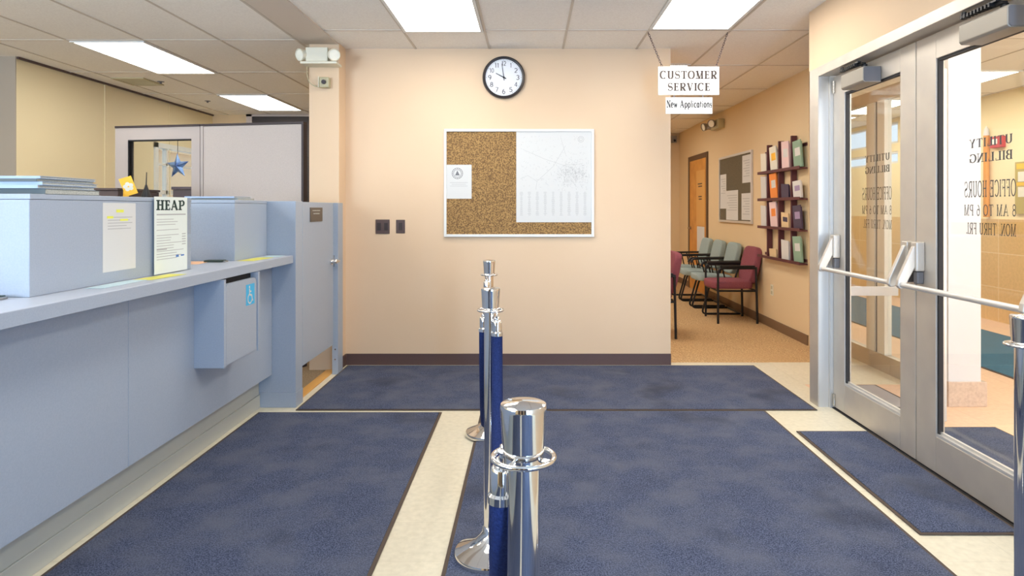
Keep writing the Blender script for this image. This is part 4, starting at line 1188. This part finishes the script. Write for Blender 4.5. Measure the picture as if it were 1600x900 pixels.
# brochure rack: three fins with pockets on both sides
rk = thing('brochure_rack', (HX, 6.86, .78), 'burgundy wall rack of brochure pockets in the waiting hall', 'rack')
fins = [7.20, 6.87, 6.54]
rz = [.775, 1.10, 1.405, 1.705]
MB().box(HX - .008, HX - .0005, 6.30, 7.42, .80, .83).box(HX - .008, HX - .0005, 6.30, 7.42, 1.93, 1.96).build('mounting_rail', 'rack_burgundy', rk)
for i, y in enumerate(fins):
    MB().box(HX - .066, HX - .0085, y - .012, y + .012, .775, 2.02 + (.03 if i == 2 else .01 * i)).build('divider', 'rack_burgundy', rk, .002)
for z in rz:
    MB().box(HX - .088, HX - .0085, 6.28, 7.44, z, z + .014).box(HX - .088, HX - .084, 6.28, 7.44, z + .014, z + .03).build('pocket_shelf', 'rack_burgundy', rk)
GB = 'brochures in the wall rack'
mats = {'o': 'orange_print', 'w': 'white_gloss', 'g': 'green_print', 'p': 'pink_print', 'l': 'lilac_print', 'c': 'cream_paper', 't': 'rack_clear', 'd': 'plum'}
nmc = {'o': 'orange', 'w': 'white', 'g': 'green', 'p': 'pale pink', 'l': 'lilac', 'c': 'cream', 't': 'tan', 'd': 'dark plum'}
rows = ['top', 'second', 'third', 'bottom']
cn = {3: 'nearest column', 2: 'third column from far', 1: 'second column from far', 0: 'farthest column'}
cc = {0: 7.325, 1: 7.035, 2: 6.705, 3: 6.405}
cells = {(0, 3): ('g', .25, 'w'), (0, 2): ('p', .27, 'w'), (0, 1): ('c', .25, 'y'), (1, 3): ('w', .16, 'l'), (1, 2): ('d', .14, None), (1, 1): ('o', .26, 'w'), (1, 0): ('w', .24, None),
         (2, 3): ('d', .22, 'l'), (2, 2): ('t', .15, 'd'), (2, 1): ('p', .26, 'o'), (2, 0): ('w', .22, None), (3, 3): ('g', .24, 'w'), (3, 2): ('w', .19, None), (3, 1): ('t', .09, None), (0, 0): ('c', .2, None)}
mats['y'] = 'yellow_card'
for (r, c), (k, h, k2) in cells.items():
    z = rz[3 - r] + .0145; y_ = cc[c]; h *= 1.06
    t = thing('brochure', (HX - .04, y_, z), '%s brochures in the %s row, %s of the wall rack' % (nmc[k], rows[r], cn[c]), 'brochure', GB)
    R_ = Matrix.Rotation(.05 * (-1) ** c, 3, 'X') @ Matrix.Rotation(-.05, 3, 'Y')
    wd = .19 if c else .16
    for n_, (dx, hh) in enumerate(((0, h), (.012, h * .93))):
        MB().obox((HX - .062 + dx + h * .025, y_ + .006 * n_, z + hh / 2 + .005), (.009, wd, hh), R_).build('leaflet', mats[k], t)
    if k2:
        MB().obox((HX - .0675 + h * .025, y_ - .012, z + h * .6), (.0025, wd * .62, h * .3), R_).build('cover_print', mats[k2], t)
# wall outlet
wo = thing('power_outlet', (HX, 7.22, .36), 'pale outlet plate low on the waiting hall wall behind the burgundy chair', 'outlet')
MB().box(HX - .006, HX - .0005, 7.18, 7.26, .36, .48).build('plate', 'plastic_cream', wo, .002)
MB().box(HX - .008, HX - .0062, 7.2, 7.24, .375, .41).box(HX - .008, HX - .0062, 7.2, 7.24, .43, .465).build('socket', 'plastic_yellowed', wo)


# chairs: local +x is forward
def pad(mb, w_, d, h, c, mtx, r=.03, dome=.0):
    """rounded cushion w_(y) x d(x) x h(z)"""
    nx, ny = 10, 10
    def sq(u): return math.copysign(abs(u) ** .55, u)
    vs = []; fs = []
    for j in range(9):
        ph = -PI / 2 + PI * j / 8
        rr = math.cos(ph) ** .35 if math.cos(ph) > 0 else 0; zz_ = math.copysign(abs(math.sin(ph)) ** .6, math.sin(ph))
        for i in range(28):
            a = 2 * PI * i / 28
            ca, sa = math.cos(a), math.sin(a)
            x = math.copysign(abs(ca) ** .45, ca) * (d / 2 - r * (1 - rr)) if rr > 0 else math.copysign(abs(ca) ** .45, ca) * (d / 2 - r)
            y = math.copysign(abs(sa) ** .45, sa) * (w_ / 2 - r * (1 - rr)) if rr > 0 else math.copysign(abs(sa) ** .45, sa) * (w_ / 2 - r)
            k = dome * (1 - (2 * x / d) ** 2) * (1 - (2 * y / w_) ** 2)
            vs.append(Vector(c) + mtx @ Vector((x, y, zz_ * h / 2 + (k if zz_ > 0 else 0))))
    for j in range(8):
        for i in range(28): fs.append((j * 28 + i, j * 28 + (i + 1) % 28, (j + 1) * 28 + (i + 1) % 28, (j + 1) * 28 + i))
    fs.append(tuple(range(27, -1, -1))); fs.append(tuple(8 * 28 + i for i in range(28)))
    return mb.add(vs, fs, True)


def curve(pts, k=5):
    """round the corners of a polyline"""
    out = [Vector(pts[0])]
    for i in range(1, len(pts) - 1):
        a, b_, c = Vector(pts[i - 1]), Vector(pts[i]), Vector(pts[i + 1])
        r = min(.06, (a - b_).length * .45, (c - b_).length * .45)
        p, q = b_ + (a - b_).normalized() * r, b_ + (c - b_).normalized() * r
        for j in range(k + 1):
            u = j / k; out.append(p * (1 - u) ** 2 + b_ * 2 * u * (1 - u) + q * u * u)
    out.append(Vector(pts[-1])); return out


GC = 'waiting hall chairs'
BR = Matrix.Rotation(math.radians(-102), 3, 'Y')     # back pad: thickness axis leans back
bc = thing('waiting_chair', (2.375, 7.74, .002), 'burgundy upholstered chair with black arms and four straight legs against the hall wall', 'chair', GC, local=True)
bc.rotation_euler = (0, 0, PI)
pad(MB(), .48, .50, .085, (.03, 0, .435), Matrix.Identity(3), .03, .012).build('seat', 'burgundy_fabric', bc)
pad(MB(), .47, .44, .075, (-.235, 0, .655), BR, .03, .01).build('backrest', 'burgundy_fabric', bc)
for s_ in (-1, 1):
    y = .262 * s_
    MB().tube(curve([(.22, y, 0), (.22, y, .635), (-.22, y, .635)]), .0135, 10).build('front_leg', 'black_metal', bc)
    MB().tube(curve([(-.23, y, 0), (-.215, y, .65)]), .0135, 10).build('rear_leg', 'black_metal', bc)
    MB().box(-.2, .2, y - .02, y + .02, .645, .667).build('armrest', 'black_metal', bc, .006)
m = MB()
for y in (-.262, .262): m.tube([(-.22, y, .375), (.22, y, .375)], .011, 8)
for x in (-.222, .22): m.tube([(x, -.262, .375), (x, .262, .375)], .011, 8)
m.tube([(-.222, -.262, .62), (-.222, .262, .62)], .011, 8)
m.build('seat_frame', 'black_metal', bc)
d_ = dup(bc, (1.245, 6.86, .002), PI, 'burgundy chair half hidden behind the corner of the peach wall', GC)

tc_ = thing('waiting_chair', (2.375, 8.37, .002), 'grey-teal sled-base chair standing next to the burgundy chair', 'chair', GC, local=True)
tc_.rotation_euler = (0, 0, PI)
pad(MB(), .47, .47, .075, (.05, 0, .44), Matrix.Rotation(math.radians(-3), 3, 'Y'), .03, .012).build('seat', 'teal_fabric', tc_)
pad(MB(), .45, .40, .065, (-.215, 0, .69), BR, .03, .01).build('backrest', 'teal_fabric', tc_)
for s_ in (-1, 1):
    y = .255 * s_
    MB().tube(curve([(-.24, y, .013), (.24, y, .013), (.13, y, .40), (-.16, y, .40)]), .0125, 10).build('sled_leg', 'black_metal', tc_)
    MB().tube(curve([(-.24, y, .66), (.22, y, .655), (.25, y, .60)]), .014, 10).build('armrest', 'black_metal', tc_)
    MB().tube([(.02, y, .40), (.08, y, .655)], .009, 8).tube([(-.06, y, .40), (.0, y, .655)], .009, 8).tube([(-.16, y, .40), (-.24, y, .66)], .0115, 8).build('arm_support', 'black_metal', tc_)
MB().tube([(-.235, -.255, .013), (-.235, .255, .013)], .0115, 8).tube([(.13, -.255, .395), (.13, .255, .395)], .0115, 8).tube([(-.16, -.255, .395), (-.16, .255, .395)], .0115, 8).tube([(-.2, -.25, .6), (-.2, .25, .6)], .01, 8).build('cross_bar', 'black_metal', tc_)
dup(tc_, (2.375, 9.02, .002), PI, 'grey-teal sled-base chair in the middle of the row of three', GC)
dup(tc_, (2.375, 9.65, .002), PI, 'grey-teal sled-base chair nearest to the orange hall door', GC)

# tidy helper properties
for o in bpy.data.objects:
    for k in ('_o', '_local'):
        if k in o: del o[k]
